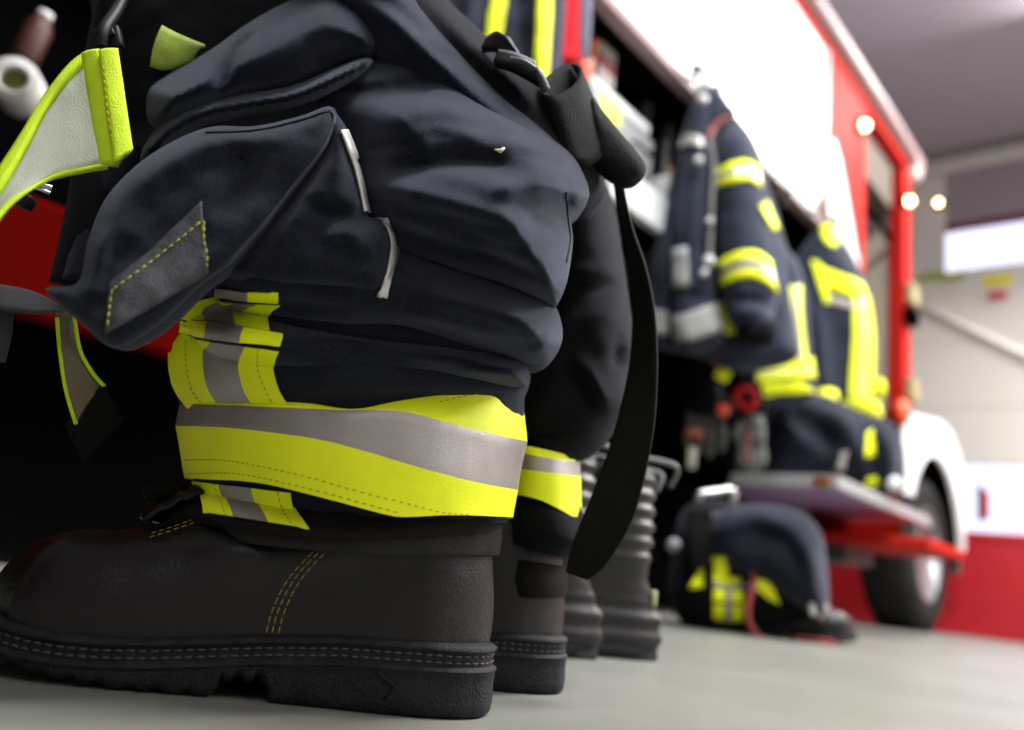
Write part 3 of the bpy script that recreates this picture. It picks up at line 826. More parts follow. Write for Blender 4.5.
# ================================================================== RUBBER BOOTS (second pair)
def make_rubber(name, label, base, rotz, group=None):
    t = thing(name, label, 'boot', base, rotz, group)
    zs = np.concatenate([np.linspace(0, .12, 40), np.linspace(.122, .238, 90)])
    kb = [(0, .006), (.02, 0), (.052, .002), (.075, .014), (.10, .025), (.125, .024), (.16, .022), (.24, .026)]
    kf = [(0, .292), (.03, .298), (.055, .285), (.075, .250), (.09, .205), (.105, .165), (.13, .138), (.16, .134), (.31, .142)]
    kw = [(0, .036), (.03, .038), (.055, .036), (.075, .034), (.10, .034), (.13, .036), (.2, .046), (.31, .054)]
    rows = []
    for z in zs:
        xb = np.interp(z, *np.array(kb).T); xf = np.interp(z, *np.array(kf).T); w = np.interp(z, *np.array(kw).T)
        g = 0.0
        if z > .122: g = .0024 * math.sin((z - .122) * 2 * PI / .0205)
        elif z < .075: g = .0022 * math.sin(z * 2 * PI / .024 + .6)
        a = np.linspace(0, 2 * PI, 64, endpoint=False)
        c = (1 - np.cos(a)) / 2
        # egg: wide ball in the foot, round in the shaft
        ft = np.clip((.12 - z) / .05, 0, 1)
        x = xb - g + (xf - xb + 2 * g) * c
        wf = np.interp(c, [0, .1, .3, .5, .75, .92, 1], [.55, .88, .92, .9, 1.25, .8, .4])
        y = (w + g) * np.sin(a) * ((1 - ft) + ft * wf)
        rows.append(np.stack([x, y, np.full_like(x, z)], 1))
    n = 64; V = np.concatenate(rows); m = len(rows)
    F = [(i * n + k, i * n + (k + 1) % n, (i + 1) * n + (k + 1) % n, (i + 1) * n + k) for i in range(m - 1) for k in range(n)] + [tuple(range(n))]
    obj('boot_shell', tow((V, F), t), RUBB, t)
    top = rows[-1]
    obj('top_rim', tow(tube(top, .004, 8, True), t), RUBB, t)
    for s in (1, -1):
        lp = np.array([(.075, .046 * s, .215), (.072, .054 * s, .240), (.06, .056 * s, .252), (.018, .046 * s, .252), (.004, .040 * s, .244), (.012, .036 * s, .222)])
        obj('pull_handle', tow(tube(cat_rom(lp, 30), .0036, 8), t), HANDLE, t, label='grey pull handle')
    obj('rubber_sole', tow((np.concatenate([rows[0] * [1, 1, 0], rows[0] * [1.0, 1.08, 0] + [0, 0, .004], rows[0] * [1.0, 1.08, 0] + [0, 0, .016], rows[0] * [1, 1.0, 0] + [0, 0, .018]]),
        [(i * n + k, i * n + (k + 1) % n, (i + 1) * n + (k + 1) % n, (i + 1) * n + k) for i in range(3) for k in range(n)] + [tuple(range(n))]), t), SOLE, t)
    if 'clear' in label:
     hl = box((.014, 0, .078), (.006, .016, .020), .002)
     obj('heel_reflector', tow(hl, t), mat('pale_lime_tab', (.55, .60, .30), .6), t, label='small pale reflective heel tab')
    return t
q = P(601, 640, 1.04); rb1 = make_rubber('rubber_boot', 'ribbed black rubber boot mostly hidden behind the hanging black strap', (q[0], q[1], 0), HEAD + PI - math.radians(2))
q = P(661, 640, 1.12); rb2 = make_rubber('rubber_boot', 'ribbed black rubber boot standing clear to the right of the hanging black strap', (q[0], q[1], 0), HEAD + PI + math.radians(3))

# ================================================================== FIRE TRUCK
XT = -1.44
trk = thing('fire_truck', 'red and white fire truck with an open side locker full of jackets', 'fire truck', (-2.4, 2.4, 0))
def tp(name, vf, m, parent=trk, **k):
    k.setdefault('smooth', False)
    return obj(name, vf, m, parent, **k)
wp = tp('shutter_panel', box2((XT - .03, -2.6, 1.96), (XT, 3.84, 2.99), .004), WHITE)
tp('shutter_rail', box2((XT - .05, -2.6, 1.925), (XT + .025, 3.93, 1.965), .006), RAILM)
tp('panel_frame', join(box2((XT - .03, 3.84, 1.93), (XT + .012, 3.90, 2.99), .004)), RAILM)
tp('roof_edge', box2((XT - .25, -2.6, 2.99), (XT + .01, 5.40, 3.06), .012), RED)
tp('roof_rail', tube(cat_rom(np.array([(XT + .02, -2.6, 3.10), (XT + .02, 2, 3.10), (XT + .02, 5.25, 3.10), (XT + .02, 5.42, 3.06), (XT + .01, 5.5, 2.96)]), 60), .055, 14), RAILM, smooth=True)
tp('roof', box2((-3.5, -2.6, 3.0), (XT - .2, 5.4, 3.08)), WHITE)
sp = tp('side_panel', box2((XT - .03, 3.90, 1.25), (XT, 4.54, 2.99), .004), RED)
sw = [(3.96, 2.50), (4.02, 2.52), (4.12, 2.44), (4.24, 2.28), (4.38, 2.06), (4.50, 1.90), (4.53, 1.86), (4.53, 1.30), (3.96, 1.30)]
tp('white_swoosh', prism(sw, 0, XT - .001, XT + .003), WHITE, sp, label='white painted swoosh')
st = [(3.98, 2.02), (4.2, 1.90), (4.40, 1.72), (4.53, 1.64), (4.53, 1.60), (4.38, 1.675), (4.18, 1.855), (3.98, 1.975)]
tp('red_stripe', prism(st, 0, XT + .002, XT + .005), RED, sp, label='thin red stripe')
# lockers open on the side
def locker(y0, y1, z0, z1, xd):
    t = .02
    return join(box2((xd - t, y0, z0), (xd, y1, z1)), box2((xd, y0, z0 - t), (XT - .03, y1, z0)), box2((xd, y0, z1), (XT - .03, y1, z1 + t)),
                box2((xd, y0 - t, z0 - t), (XT - .03, y0, z1 + t)), box2((xd, y1, z0 - t), (XT - .03, y1 + t, z1 + t)))
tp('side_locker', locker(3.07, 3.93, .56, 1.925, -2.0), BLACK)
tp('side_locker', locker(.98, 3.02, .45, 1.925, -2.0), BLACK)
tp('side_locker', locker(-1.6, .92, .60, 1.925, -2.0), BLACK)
tp('locker_shelf', box2((-1.98, 1.75, 1.335), (-1.50, 2.95, 1.355), .004), DKGREY)
tp('locker_post', join(box2((XT - .08, .90, .45), (XT - .01, .98, 1.93), .004)), BLACK)
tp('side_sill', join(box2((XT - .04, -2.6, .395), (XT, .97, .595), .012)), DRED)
tp('underbody_and_shade_skirt', join(box2((-1.75, -2.6, .02), (-1.60, 2.9, .45)), box2((-3.2, -2.6, .36), (-1.66, 5.3, .50)), box2((-1.62, 1.0, .40), (-1.5, 3.05, .45))), BLACK)  # first box is an added skirt that blacks out the gap below
# fold-down flap
fl = tp('fold_down_flap', box2((-1.95, 3.07, .525), (-1.065, 4.34, .545)), UNDER)
tp('flap_edge', join(box2((-1.95, 3.055, .515), (-1.06, 3.075, .562), .003), box2((-1.075, 3.06, .515), (-1.05, 4.345, .562), .003), box2((-1.95, 3.07, .547), (-1.065, 4.34, .56))), ALU, fl)
tp('side_marker', box2((-1.14, 3.048, .522), (-1.08, 3.056, .556), .002), mat('brown_amber_lens', (.22, .07, .015), .3), fl, label='amber marker at the flap corner')
tp('flap_hinge_arm', join(tube([(-1.42, 4.30, .54), (-1.10, 4.30, .53)], .012, 8)), DKGREY, fl)
rs = tp('lower_step', join(box2((-1.40, 3.80, .375), (-.925, 4.42, .42), .008)), RED)
tp('step_bracket', box2((-1.5, 3.9, .30), (-1.30, 4.3, .38), .01), DKGREY, rs)
tp('step_bracket', box2((-.99, 4.40, .31), (-.95, 4.47, .38), .008), DKGREY, rs)
# cab doorway, pillar and fender
tp('cab_interior', join(box2((-2.3, 4.54, .9), (-2.26, 5.4, 3.0)), box2((-2.3, 5.36, .9), (XT - .1, 5.40, 2.6))), BEIGE)
tp('cab_ceiling', box2((-2.3, 4.54, 2.66), (XT - .06, 5.36, 2.99)), mat('cab_headliner', (.10, .075, .055), .8))
tp('cab_seat', join(box2((-2.2, 4.62, 1.1), (-1.75, 5.1, 1.35), .04), box2((-2.2, 4.60, 1.3), (-1.8, 4.76, 2.2), .05)), DKGREY)
tp('grab_rail', join(tube([(-1.52, 4.58, 2.45), (-1.50, 5.0, 2.47), (-1.52, 5.28, 2.45)], .02, 8), tube([(-1.52, 4.60, 2.3), (-1.52, 4.60, 1.6)], .025, 8)), BLACK)
tp('door_pillar', box2((XT - .08, 5.28, 1.30), (XT + .01, 5.44, 2.97), .012), RED)
for zz in (2.09, 1.46):
    tp('pillar_bracket', join(box2((XT + .01, 5.30, zz - .07), (XT + .06, 5.46, zz + .07), .012)), mat('olive_bracket', (.34, .28, .13), .5), smooth=False)
tp('pillar_latch', box2((XT + .01, 5.26, 1.88), (XT + .07, 5.42, 1.98), .015), BLACK)
tp('corner_cap', lathe([(.001, -.05), (.06, -.04), (.085, 0), (.06, .04), (.001, .05)], (XT + .02, 5.47, 3.02), (1, 0, 0), 20), WHITE, smooth=True)
cy, cz = 6.08, .50
arch = [(cy + .655 * math.cos(a), cz + .655 * math.sin(a)) for a in np.linspace(PI * .84, 0.04, 28)]
outer = [(6.86, .62), (6.86, 1.10), (6.76, 1.30), (6.5, 1.42), (6.2, 1.44), (5.5, 1.34), (5.28, 1.28), (5.26, .80)]
tp('wheel_fender', prism(arch + outer, 0, -1.455, -1.43), WHITE)
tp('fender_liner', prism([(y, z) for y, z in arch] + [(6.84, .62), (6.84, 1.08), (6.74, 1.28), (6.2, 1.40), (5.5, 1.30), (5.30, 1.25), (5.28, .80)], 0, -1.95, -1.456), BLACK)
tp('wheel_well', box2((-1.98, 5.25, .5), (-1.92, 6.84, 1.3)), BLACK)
tp('front_body', join(box2((-3.5, 5.44, .5), (-2.0, 5.75, 1.6), .03)), RED)
tp('indicator', lathe([(.001, 0), (.07, .005), (.085, .03), (.07, .06), (.001, .07)], (XT, 5.17, 1.27), (1, 0, 0), 20), mat('orange_red_lens', (.85, .09, .02), .3), smooth=True)
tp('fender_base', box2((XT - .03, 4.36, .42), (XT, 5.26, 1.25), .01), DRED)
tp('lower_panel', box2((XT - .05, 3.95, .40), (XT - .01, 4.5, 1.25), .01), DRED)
# front wheel
wh = tp('wheel', lathe([(.30, -.03), (.36, -.005), (.43, 0), (.475, -.02), (.497, -.05), (.50, -.10), (.50, -.24), (.495, -.29), (.46, -.325), (.36, -.33)], (-1.47, cy, .502), (1, 0, 0), 64), TYRE, smooth=True)
lug = []
for k in range(36):
    a = 2 * PI * k / 36
    for s, x0 in ((0, -1.54), (.5, -1.68)):
        b = a + s * 2 * PI / 36
        lug.append(box((x0 - .03, cy + .503 * math.cos(b), .502 + .503 * math.sin(b)), (.12, .05, .014), 0, Matrix.Rotation(b - PI / 2, 3, 'X')))
tp('tyre_tread', join(*lug), TYRE, wh)
tp('wheel_rim', lathe([(.001, -.10), (.10, -.10), (.12, -.06), (.16, -.05), (.20, -.07), (.26, -.10), (.285, -.05), (.305, -.015), (.315, -.02)], (-1.47, cy, .502), (1, 0, 0), 48), METAL if False else mat('silver_rim', (.32, .32, .33), .4, metal=.5), wh, smooth=True)
nut = [lathe([(.001, .02), (.014, .018), (.014, 0)], (-1.535, cy + .13 * math.cos(a), .502 + .13 * math.sin(a)), (1, 0, 0), 8) for a in np.linspace(0, 2 * PI, 10, endpoint=False)]
tp('wheel_nut', join(*nut), METAL, wh)
for (yy, zz) in ((4.48, 2.81), (5.392, 2.73)):
    l = tp('marker_lamp', lathe([(.001, .05), (.016, .047), (.026, .035), (.03, .016), (.024, 0)], (XT + .01, yy - .07, zz), (1, 0, 0), 20), LAMPW, smooth=True, label='lit warm white lamp')
    tp('lamp_base', lathe([(.055, -.012), (.055, .006), (.04, .008)], (XT + .01, yy - .07, zz), (1, 0, 0), 20), BLACK, l, smooth=True)
# hooks with knobs on the shutter rail
for yy in (2.40, 2.56, 3.68, 3.88):
    hk = tp('coat_hook', join(tube(cat_rom(np.array([(XT + .02, yy, 1.96), (XT + .05, yy, 1.95), (XT + .065, yy, 1.955), (XT + .065, yy, 1.98)]), 16), .008, 8),
                          lathe([(.001, -.02), (.02, -.012), (.024, 0), (.02, .012), (.001, .02)], (XT + .06, yy, 1.985), (0, 0, 1), 14)), DKGREY, smooth=True)
# things in the lockers
def uvbox(c, s, rz=0.0, bev=.006): return box(c, s, bev, Matrix.Rotation(rz, 3, 'Z'))
ec = thing('equipment_case', 'pale grey equipment case with a yellow label on the locker shelf', 'case', (-1.62, 2.12, 1.357))
obj('case_body', box2((-1.72, 1.92, 1.50), (-1.50, 2.34, 1.68), .012), GREYP, ec, smooth=False)
obj('case_lid', box2((-1.725, 1.915, 1.68), (-1.495, 2.30, 1.725), .012), LGREY, ec, smooth=False)
obj('case_foot', join(box2((-1.70, 1.94, 1.357), (-1.52, 2.32, 1.502), .008)), LGREY, ec, smooth=False)
obj('yellow_label', box2((-1.497, 1.985, 1.61), (-1.494, 2.10, 1.70)), YEL, ec, smooth=False)
obj('case_handle', tube(cat_rom(np.array([(-1.49, 2.18, 1.60), (-1.46, 2.19, 1.58), (-1.46, 2.27, 1.58), (-1.49, 2.28, 1.60)]), 20), .007, 8), BLACK, ec)
ty = thing('equipment_tray', 'bright white tray front on the locker shelf below the grey case', 'tray', (-1.49, 2.3, 1.30))
obj('tray_front', box2((-1.485, 2.05, 1.33), (-1.465, 2.545, 1.47), .006), WHITE, ty, smooth=False)
obj('tray_bottom', box2((-1.75, 2.07, 1.335), (-1.485, 2.53, 1.35)), WHITE, ty, smooth=False)
gb = thing('grey_canister', 'light grey upright canister behind the hanging jacket, beside the grey case', 'canister', (-1.60, 2.60, 1.357))
obj('canister_body', lathe([(.001, 0), (.075, .004), (.08, .02), (.08, .26), (.06, .30), (.03, .32), (.001, .325)], (-1.60, 2.60, 1.357), (0, 0, 1), 24), LGREY, gb)
obj('canister_cap', lathe([(.001, .36), (.025, .355), (.03, .32)], (-1.60, 2.60, 1.357), (0, 0, 1), 20), mat('dull_red_cap', (.35, .06, .03), .5), gb)
bs = thing('striped_bar', 'red and white striped warning bar standing on the grey case in the locker', 'warning bar', (-1.56, 2.05, 1.726))
for k in range(4):
    z0 = 1.726 + k * .048
    obj('bar_stripe', box2((-1.585, 2.0, z0), (-1.535, 2.10, z0 + .048), .003), [mat('dull_white', (.42, .40, .37), .6), mat('stripe_red', (.30, .012, .012), .5)][(k + 1) % 2], bs, smooth=False)
pl = thing('lance_pole', 'thin pale pole standing in the locker beside the striped bar', 'pole', (-1.52, 1.94, 1.725))
obj('pole_shaft', tube([(-1.52, 1.935, 1.725), (-1.52, 1.94, 1.85)], .008, 10), mat('copper_pole', (.5, .36, .30), .4, metal=.3), pl)
obj('pole_tip', lathe([(.001, .09), (.014, .07), (.012, 0)], (-1.52, 1.94, 1.80), (0, 0, 1), 14), mat('orange_tip', (.7, .12, .04), .5), pl)
for yy, lb in ((2.40, 'dark corrugated hose hanging in the locker, the one nearer the grey case'), (2.56, 'dark corrugated hose hanging in the locker, the one nearer the jacket')):
    pts = [(-1.60, yy + .01 * math.sin(i * .8), 1.357 + i * .03) for i in range(19)]
    solo('corrugated_hose', tube(cat_rom(np.array(pts), 80), .026 + .004 * np.sin(np.arange(80) * 1.2), 12), mat('hose_rubber', (.03, .028, .027), .5), lb, 'hose', 'corrugated hoses in the locker')
# left locker: hose coil and a red bottle
hc = thing('hose_roll', 'white rolled hose with an olive core at the left edge of the locker', 'hose roll', P(20, 118, 1.30))
ctr = P(19, 88, 1.30)
ax = -h_ + .25 * r_
obj('hose_coil', join(*[lathe([(.022 + .0062 * k, -.03), (.0275 + .0062 * k, -.034), (.0282 + .0062 * k, -.03), (.0282 + .0062 * k, .03), (.0275 + .0062 * k, .034), (.022 + .0062 * k, .03)], ctr, ax, 40, True) for k in range(3)]), HOSE, hc)
obj('hose_core', lathe([(.001, .012), (.016, .012), (.021, .02), (.023, .028), (.023, -.03), (.001, -.03)], ctr, ax, 30), OLIVE, hc)
eb = thing('red_bottle', 'dull red bottle with a pale cap in the upper left dark locker', 'bottle', P(28, 62, 1.42))
b0, b1 = P(22, 64, 1.42), P(46, 14, 1.42)
axb = (b1 - b0) / np.linalg.norm(b1 - b0); Lb = np.linalg.norm(b1 - b0)
obj('bottle_body', lathe([(.001, 0), (.024, .004), (.026, .01), (.026, Lb * .7), (.018, Lb * .86), (.010, Lb * .9)], b0, axb, 24), mat('dull_red', (.06, .014, .008), .5), eb)
obj('bottle_cap', lathe([(.010, Lb * .88), (.014, Lb * .9), (.014, Lb * 1.02), (.001, Lb * 1.04)], b0, axb, 20), LGREY, eb)

# ================================================================== HANGING JACKETS
def jdecal(tree, root, A, B, mats, stripe=None, n=18, ac=6, name='reflective_band', off=.006, th=.006, **k):
    vf, (nn, a2) = decal(tree, A, B, n=n, across=ac, off=off, th=th)
    return obj(name, vf, mats, root, fm=ribbon_fm(nn, a2, stripe) if stripe else None, **k)
NS = [NEON, SILV]
st3 = lambda q: 1 if .38 < q < .62 else 0

ja = thing('turnout_jacket', 'navy turnout jacket on the rail with two yellow-ringed sleeves and an open zip', 'jacket', P(710, 350, 2.75), HEAD)
JY = 2.72
body = pillow([(704, 92), (720, 96), (738, 118), (752, 135), (764, 165), (774, 215), (786, 270), (796, 330), (796, 360), (740, 372), (700, 356), (660, 348), (645, 335), (648, 295), (655, 245), (668, 190), (680, 140), (692, 108)],
              JY + .10, .09, R=.09, step=.022, creases=[([(680, 160), (670, 230), (662, 320)], .025, .03, .03), ([(690, 160), (684, 240), (676, 330)], -.03, .025, .025)], n_amp=.015, n_f=5, seed=41)
obj('jacket_body', body, FABJ, ja)
sl = pillow([(698, 90), (710, 95), (717, 125), (716, 180), (713, 250), (716, 300), (724, 338), (702, 352), (682, 352), (673, 330), (674, 280), (676, 220), (680, 165), (689, 118)],
            JY - .02, .075, R=.07, step=.018, creases=[([(700, 110), (697, 200), (694, 300)], .02, .03, .03), ([(708, 150), (704, 220), (704, 280)], -.015, .02, .02), ([(680, 290), (700, 298), (716, 292)], -.02, .02, .02)], n_amp=.01, n_f=6, seed=42)
s1 = obj('sleeve', sl, FABJ, ja)
sr = pillow([(722, 138), (735, 130), (750, 138), (758, 165), (766, 205), (773, 250), (778, 290), (774, 315), (776, 332), (760, 342), (742, 335), (728, 312), (720, 270), (717, 220), (717, 170)],
            JY - .06, .085, R=.08, step=.018, creases=[([(735, 150), (740, 220), (745, 280)], .015, .04, .04), ([(725, 298), (750, 300), (775, 302)], -.02, .02, .02), ([(735, 318), (755, 312), (775, 320)], .02, .02, .02)], n_amp=.01, n_f=6, seed=43)
s2_ = obj('sleeve', sr, FABJ, ja)
tl, tr_ = bvh(sl), bvh(sr); tb = bvh(body)
jdecal(tr_, s2_, [(718, 170), (736, 162), (748, 162), (757, 168)], [(719, 187), (736, 183), (748, 181), (760, 188)], NS, lambda q: 1 if .36 < q < .62 else 0)
jdecal(tr_, s2_, [(719, 263), (738, 252), (756, 252), (769, 262)], [(723, 286), (740, 279), (758, 280), (776, 292)], NS, lambda q: 1 if .36 < q < .60 else 0)
jdecal(tr_, s2_, [(758, 206), (762, 204)], [(770, 228), (774, 226)], [NEON])
jdecal(tb, ja, [(760, 203), (766, 202), (771, 215)], [(766, 228), (774, 231), (777, 228)], [NEON])
jdecal(tl, s1, [(674, 318), (690, 312), (716, 303)], [(677, 342), (695, 340), (722, 330)], [mat('dull_grey_tape', (.30, .30, .28), .6)])
jdecal(tl, s1, [(673, 250), (688, 247)], [(673, 288), (689, 287)], [mat('pale_grey_tape', (.55, .57, .55), .6)])
jdecal(tb, ja, [(650, 308), (668, 312)], [(648, 334), (668, 336)], [mat('grey_tape', (.34, .34, .32), .6)])
jdecal(tb, ja, [(717, 302), (727, 304), (734, 325)], [(722, 334), (733, 334), (739, 333)], NS, lambda q: 0)
jdecal(tl, s1, [(681, 140), (690, 135), (701, 138)], [(679, 147), (690, 145), (703, 148)], [PIPE])
for c_ in ((701, 84, 5), (703, 99, 6), (699, 160, 5)):
    q = P(c_[0], c_[1], JY - .14); rr = c_[2] / 300
    obj('press_stud', lathe([(.001, .012), (rr * .8, .008), (rr, 0), (rr * .8, -.008), (.001, -.012)], q, -h_, 16), PIPE, ja)
obj('collar', ribbon([(704, 84, JY), (718, 92, JY - .04), (732, 112, JY - .06)], [(706, 130, JY - .02), (714, 128, JY - .07), (735, 118, JY - .07)], .014, 20, 6, bow=.02)[0], FABJ, ja)
obj('collar_edge', ptube([(734, 116, JY - .09), (722, 120, JY - .09), (713, 128, JY - .09), (709, 140, JY - .10)], .009, 24), mat('rust_red_edging', (.30, .07, .05), .7), ja)
obj('zip', ptube([(709, 140, JY - .10), (714, 165, JY - .10), (712, 200, JY - .11), (710, 240, JY - .11), (709, 268, JY - .11)], .0085, 40), mat('greyish_zip', (.22, .20, .19), .5), ja)
for c_ in ((710, 221, 4), (709, 261, 6), (704, 273, 4)):
    q = P(c_[0], c_[1], JY - .13); rr = c_[2] / 300
    obj('zip_pull', lathe([(.001, rr), (rr * .8, rr * .6), (rr, 0), (rr * .8, -rr * .6), (.001, -rr)], q, -h_, 14), WHITE, ja)
obj('hanging_loop', tube(cat_rom(np.array([P(702, 92, JY - .02), P(697, 78, JY + .02), P(701, 68, JY + .06), P(707, 78, JY + .02), P(706, 92, JY - .02)]), 30), .008, 8), WEB, ja)
obj('cuff', pillow([(738, 318), (755, 310), (775, 318), (780, 332), (772, 344), (750, 346), (738, 336)], JY - .07, .07, R=.05, step=.016), FABB, ja)

jb = thing('turnout_jacket', 'navy turnout jacket with yellow hem bands, squeezed between the two other jackets on the rail', 'jacket', P(785, 400, 3.3), HEAD)
JB = 3.25
bbv = pillow([(764, 190), (775, 205), (786, 245), (798, 262), (806, 290), (812, 350), (816, 392), (796, 404), (768, 402), (744, 396), (738, 360), (740, 300), (750, 230)], JB, .10, R=.10, step=.022,
             creases=[([(770, 240), (774, 300), (776, 360)], .02, .03, .03), ([(785, 290), (788, 330), (788, 360)], -.02, .02, .02)], n_amp=.012, n_f=5, seed=51)
obj('jacket_body', bbv, FABJ, jb); tb2 = bvh(bbv)
jdecal(tb2, jb, [(788, 287), (790, 320), (794, 362)], [(800, 285), (801, 320), (806, 362)], NS, lambda q: 1 if .35 < q < .7 else 0)
jdecal(tb2, jb, [(756, 362), (780, 361), (811, 358)], [(756, 382), (780, 380), (814, 378)], NS, lambda q: 1 if .45 < q < .6 else 0)
jdecal(tb2, jb, [(760, 384), (780, 383), (800, 382)], [(764, 396), (780, 394), (814, 392)], NS, lambda q: 0)
obj('hanging_loop', tube(cat_rom(np.array([P(772, 215, JB), P(774, 196, JB + .05), P(790, 190, JB + .2), P(782, 208, JB + .05)]), 24), .008, 8), WEB, jb)

jc = thing('turnout_jacket', 'navy turnout jacket with broad yellow shoulder and front tapes, hanging by the red side panel', 'jacket', P(840, 415, 3.8), HEAD)
JC = 3.74
cb = pillow([(818, 228), (832, 226), (846, 244), (858, 264), (870, 292), (876, 340), (879, 390), (884, 418), (860, 424), (835, 416), (808, 402), (796, 370), (790, 320), (789, 280), (798, 254)], JC, .12, R=.12, step=.026,
            creases=[([(815, 300), (820, 350), (822, 400)], .03, .04, .04), ([(838, 310), (842, 360), (842, 400)], -.02, .03, .03), ([(803, 270), (802, 330), (808, 380)], .03, .03, .03), ([(812, 290), (812, 340), (816, 390)], -.03, .02, .02)], n_amp=.012, n_f=5, seed=61)
obj('jacket_body', cb, FABJ, jc); tc_ = bvh(cb)
jdecal(tc_, jc, [(811, 260), (830, 270), (850, 278), (862, 284)], [(818, 282), (832, 290), (850, 297), (868, 302)], NS, lambda q: 0)
jdecal(tc_, jc, [(811, 262), (816, 280), (824, 304)], [(819, 262), (824, 280), (832, 304)], NS, lambda q: 0)
jdecal(tc_, jc, [(828, 296), (845, 300), (864, 304)], [(830, 304), (845, 308), (864, 312)], [SILV])
jdecal(tc_, jc, [(852, 298), (852, 340), (848, 400)], [(868, 298), (873, 340), (872, 400)], NS, lambda q: 1 if (.36 < q < .44 or .58 < q < .66) else 0, ac=12)
jdecal(tc_, jc, [(838, 402), (855, 400), (878, 402)], [(838, 412), (855, 416), (881, 418)], NS, lambda q: 0)
jdecal(tc_, jc, [(820, 226), (828, 224), (834, 230)], [(824, 242), (832, 248), (837, 246)], NS, lambda q: 0)
obj('sleeve_cuff', pillow([(816, 392), (826, 388), (836, 390), (839, 398), (832, 406), (820, 404)], JC - .16, .05, R=.04, step=.016), NEON, jc)
obj('sleeve_cuff', pillow([(876, 382), (882, 378), (886, 388), (882, 398), (876, 394)], JC - .05, .04, R=.03, step=.016), NEON, jc)
obj('hanging_loop', tube(cat_rom(np.array([P(822, 232, JC), P(818, 220, JC + .05), P(824, 212, JC + .1), P(830, 228, JC)]), 24), .009, 8), WEB, jc)

# clothes at the top, in the locker behind the straps
jd = thing('turnout_jacket', 'navy jacket with two upright yellow tapes at the top, behind the black strap loop', 'jacket', P(510, 110, 1.9), HEAD)
jdv = pillow([(420, -70), (500, -90), (562, -80), (566, -10), (562, 60), (556, 110), (520, 125), (460, 110), (415, 60), (412, 0)], 1.92, .06, R=.07, step=.016,
             creases=[([(520, -60), (522, 20), (526, 100)], -.03, .016, .016), ([(475, -60), (470, 0), (465, 60)], .02, .02, .02), ([(545, -60), (540, 20), (538, 100)], .012, .02, .02)], n_amp=.01, n_f=8, seed=71)
obj('jacket_body', jdv, FABJ, jd); td = bvh(jdv)
jdecal(td, jd, [(492, -40), (491, 0), (487, 20), (485, 60)], [(508, -40), (507, 0), (504, 20), (498, 60)], NS, lambda q: 0, off=.004, th=.004)
jdecal(td, jd, [(537, -40), (537, 10), (536, 40), (534, 90)], [(551, -40), (551, 10), (549, 40), (546, 90)], NS, lambda q: 0, off=.004, th=.004)
rsb = thing('red_strap', 'bright red webbing strap hanging at the top beside the navy jacket', 'strap', P(571, 80, 1.95), HEAD)
obj('strap_web', ribbon([(560, -60, 1.93), (560, 0, 1.93), (561, 78, 1.93)], [(579, -60, 1.95), (579, 0, 1.95), (578, 78, 1.95)], .006, 20, 4)[0], REDC, rsb)
obj('strap_hem', ribbon([(560, 50, 1.92), (560, 62, 1.92)], [(579, 50, 1.94), (579, 62, 1.94)], .012, 4, 4)[0], REDC, rsb)
obj('strap_end', ribbon([(580, 60, 1.97), (584, 80, 1.97)], [(592, 64, 1.98), (590, 84, 1.98)], .008, 6, 3)[0], ORANGE, rsb)
jg = thing('work_garment', 'grey-blue garment edge hanging just right of the red strap', 'garment', P(586, 60, 2.02), HEAD)
obj('garment_cloth', pillow([(576, -60), (590, -60), (592, 0), (588, 60), (580, 70), (574, 20)], 2.02, .03, R=.02, step=.012), mat('grey_blue_cloth', (.11, .11, .16), .85), jg)

# ================================================================== GLOVES
def glove(name, label, px, py, Y, s, m, tilt, splay=1, fmat=None):
    """hanging work glove: palm, four fingers, a thumb, knit cuff; s = length of the palm in m"""
    t = thing(name, label, 'glove', P(px, py, Y) - z_ * s * 2.0, HEAD + tilt)
    M = np.array(ROOTM[t.name]); o = P(px, py, Y)
    def w(p): return np.array(o) + (M[:3, :3] @ np.array(p)) * s
    bm = bmesh.new()
    vs = []
    chains = [[((0, 0, 0), .30), ((0, 0, -.45), .42), ((0, .02, -.95), .46)]]
    for k in range(4):
        x = (-.36 + .24 * k) * splay; L = (.62, .78, .82, .66)[k]
        chains.append([((x * .9, 0, -.80), .15), ((x, -.04, -1.12), .14), ((x * 1.1, -.10, -1.12 - L * .5), .13), ((x * 1.1, -.02, -1.12 - L), .09)])
    chains.append([((.34 * splay, -.02, -.45), .15), ((.56 * splay, -.08, -.70), .14), ((.64 * splay, -.10, -1.0), .10)])
    parts = []
    for ch in chains:
        p = cat_rom(np.array([w(c[0]) for c in ch]), 18); rr = np.interp(np.linspace(0, 1, 18), np.linspace(0, 1, len(ch)), [c[1] for c in ch]) * s
        rr = rr * np.interp(np.linspace(0, 1, 18), [0, .92, 1], [1, 1, .45])
        parts.append(tube(p, rr, 12))
    hand = parts[0]
    obj('palm', hand, m, t)
    for pt in parts[1:5]: obj('finger', pt, fmat or m, t)
    obj('thumb', parts[5], m, t)
    obj('glove_cuff', tube([w((0, 0, .35)), w((0, 0, .2)), w((0, 0, 0)), w((0, 0, -.15))], [.46 * s, .44 * s, .36 * s, .34 * s], 16), FABB, t)
    return t, w
g1, w1 = glove('work_glove', 'black work glove with orange-red patches hanging above the flap, left of the grey glove', 708, 380, 2.95, .15, FABB, -.2, fmat=mat('worn_grey_fingers', (.07, .07, .065), .8, var=.4, vscale=30))
obj('knuckle_pad', box(P(723, 410, 2.86), (.045, .02, .04), .008, Matrix.Rotation(HEAD, 3, 'Z')), ORANGE, g1, label='orange-red knuckle pad')
obj('knuckle_pad', box(P(694, 433, 2.86), (.06, .02, .03), .008, Matrix.Rotation(HEAD, 3, 'Z')), mat('dull_orange', (.30, .05, .02), .6), g1)
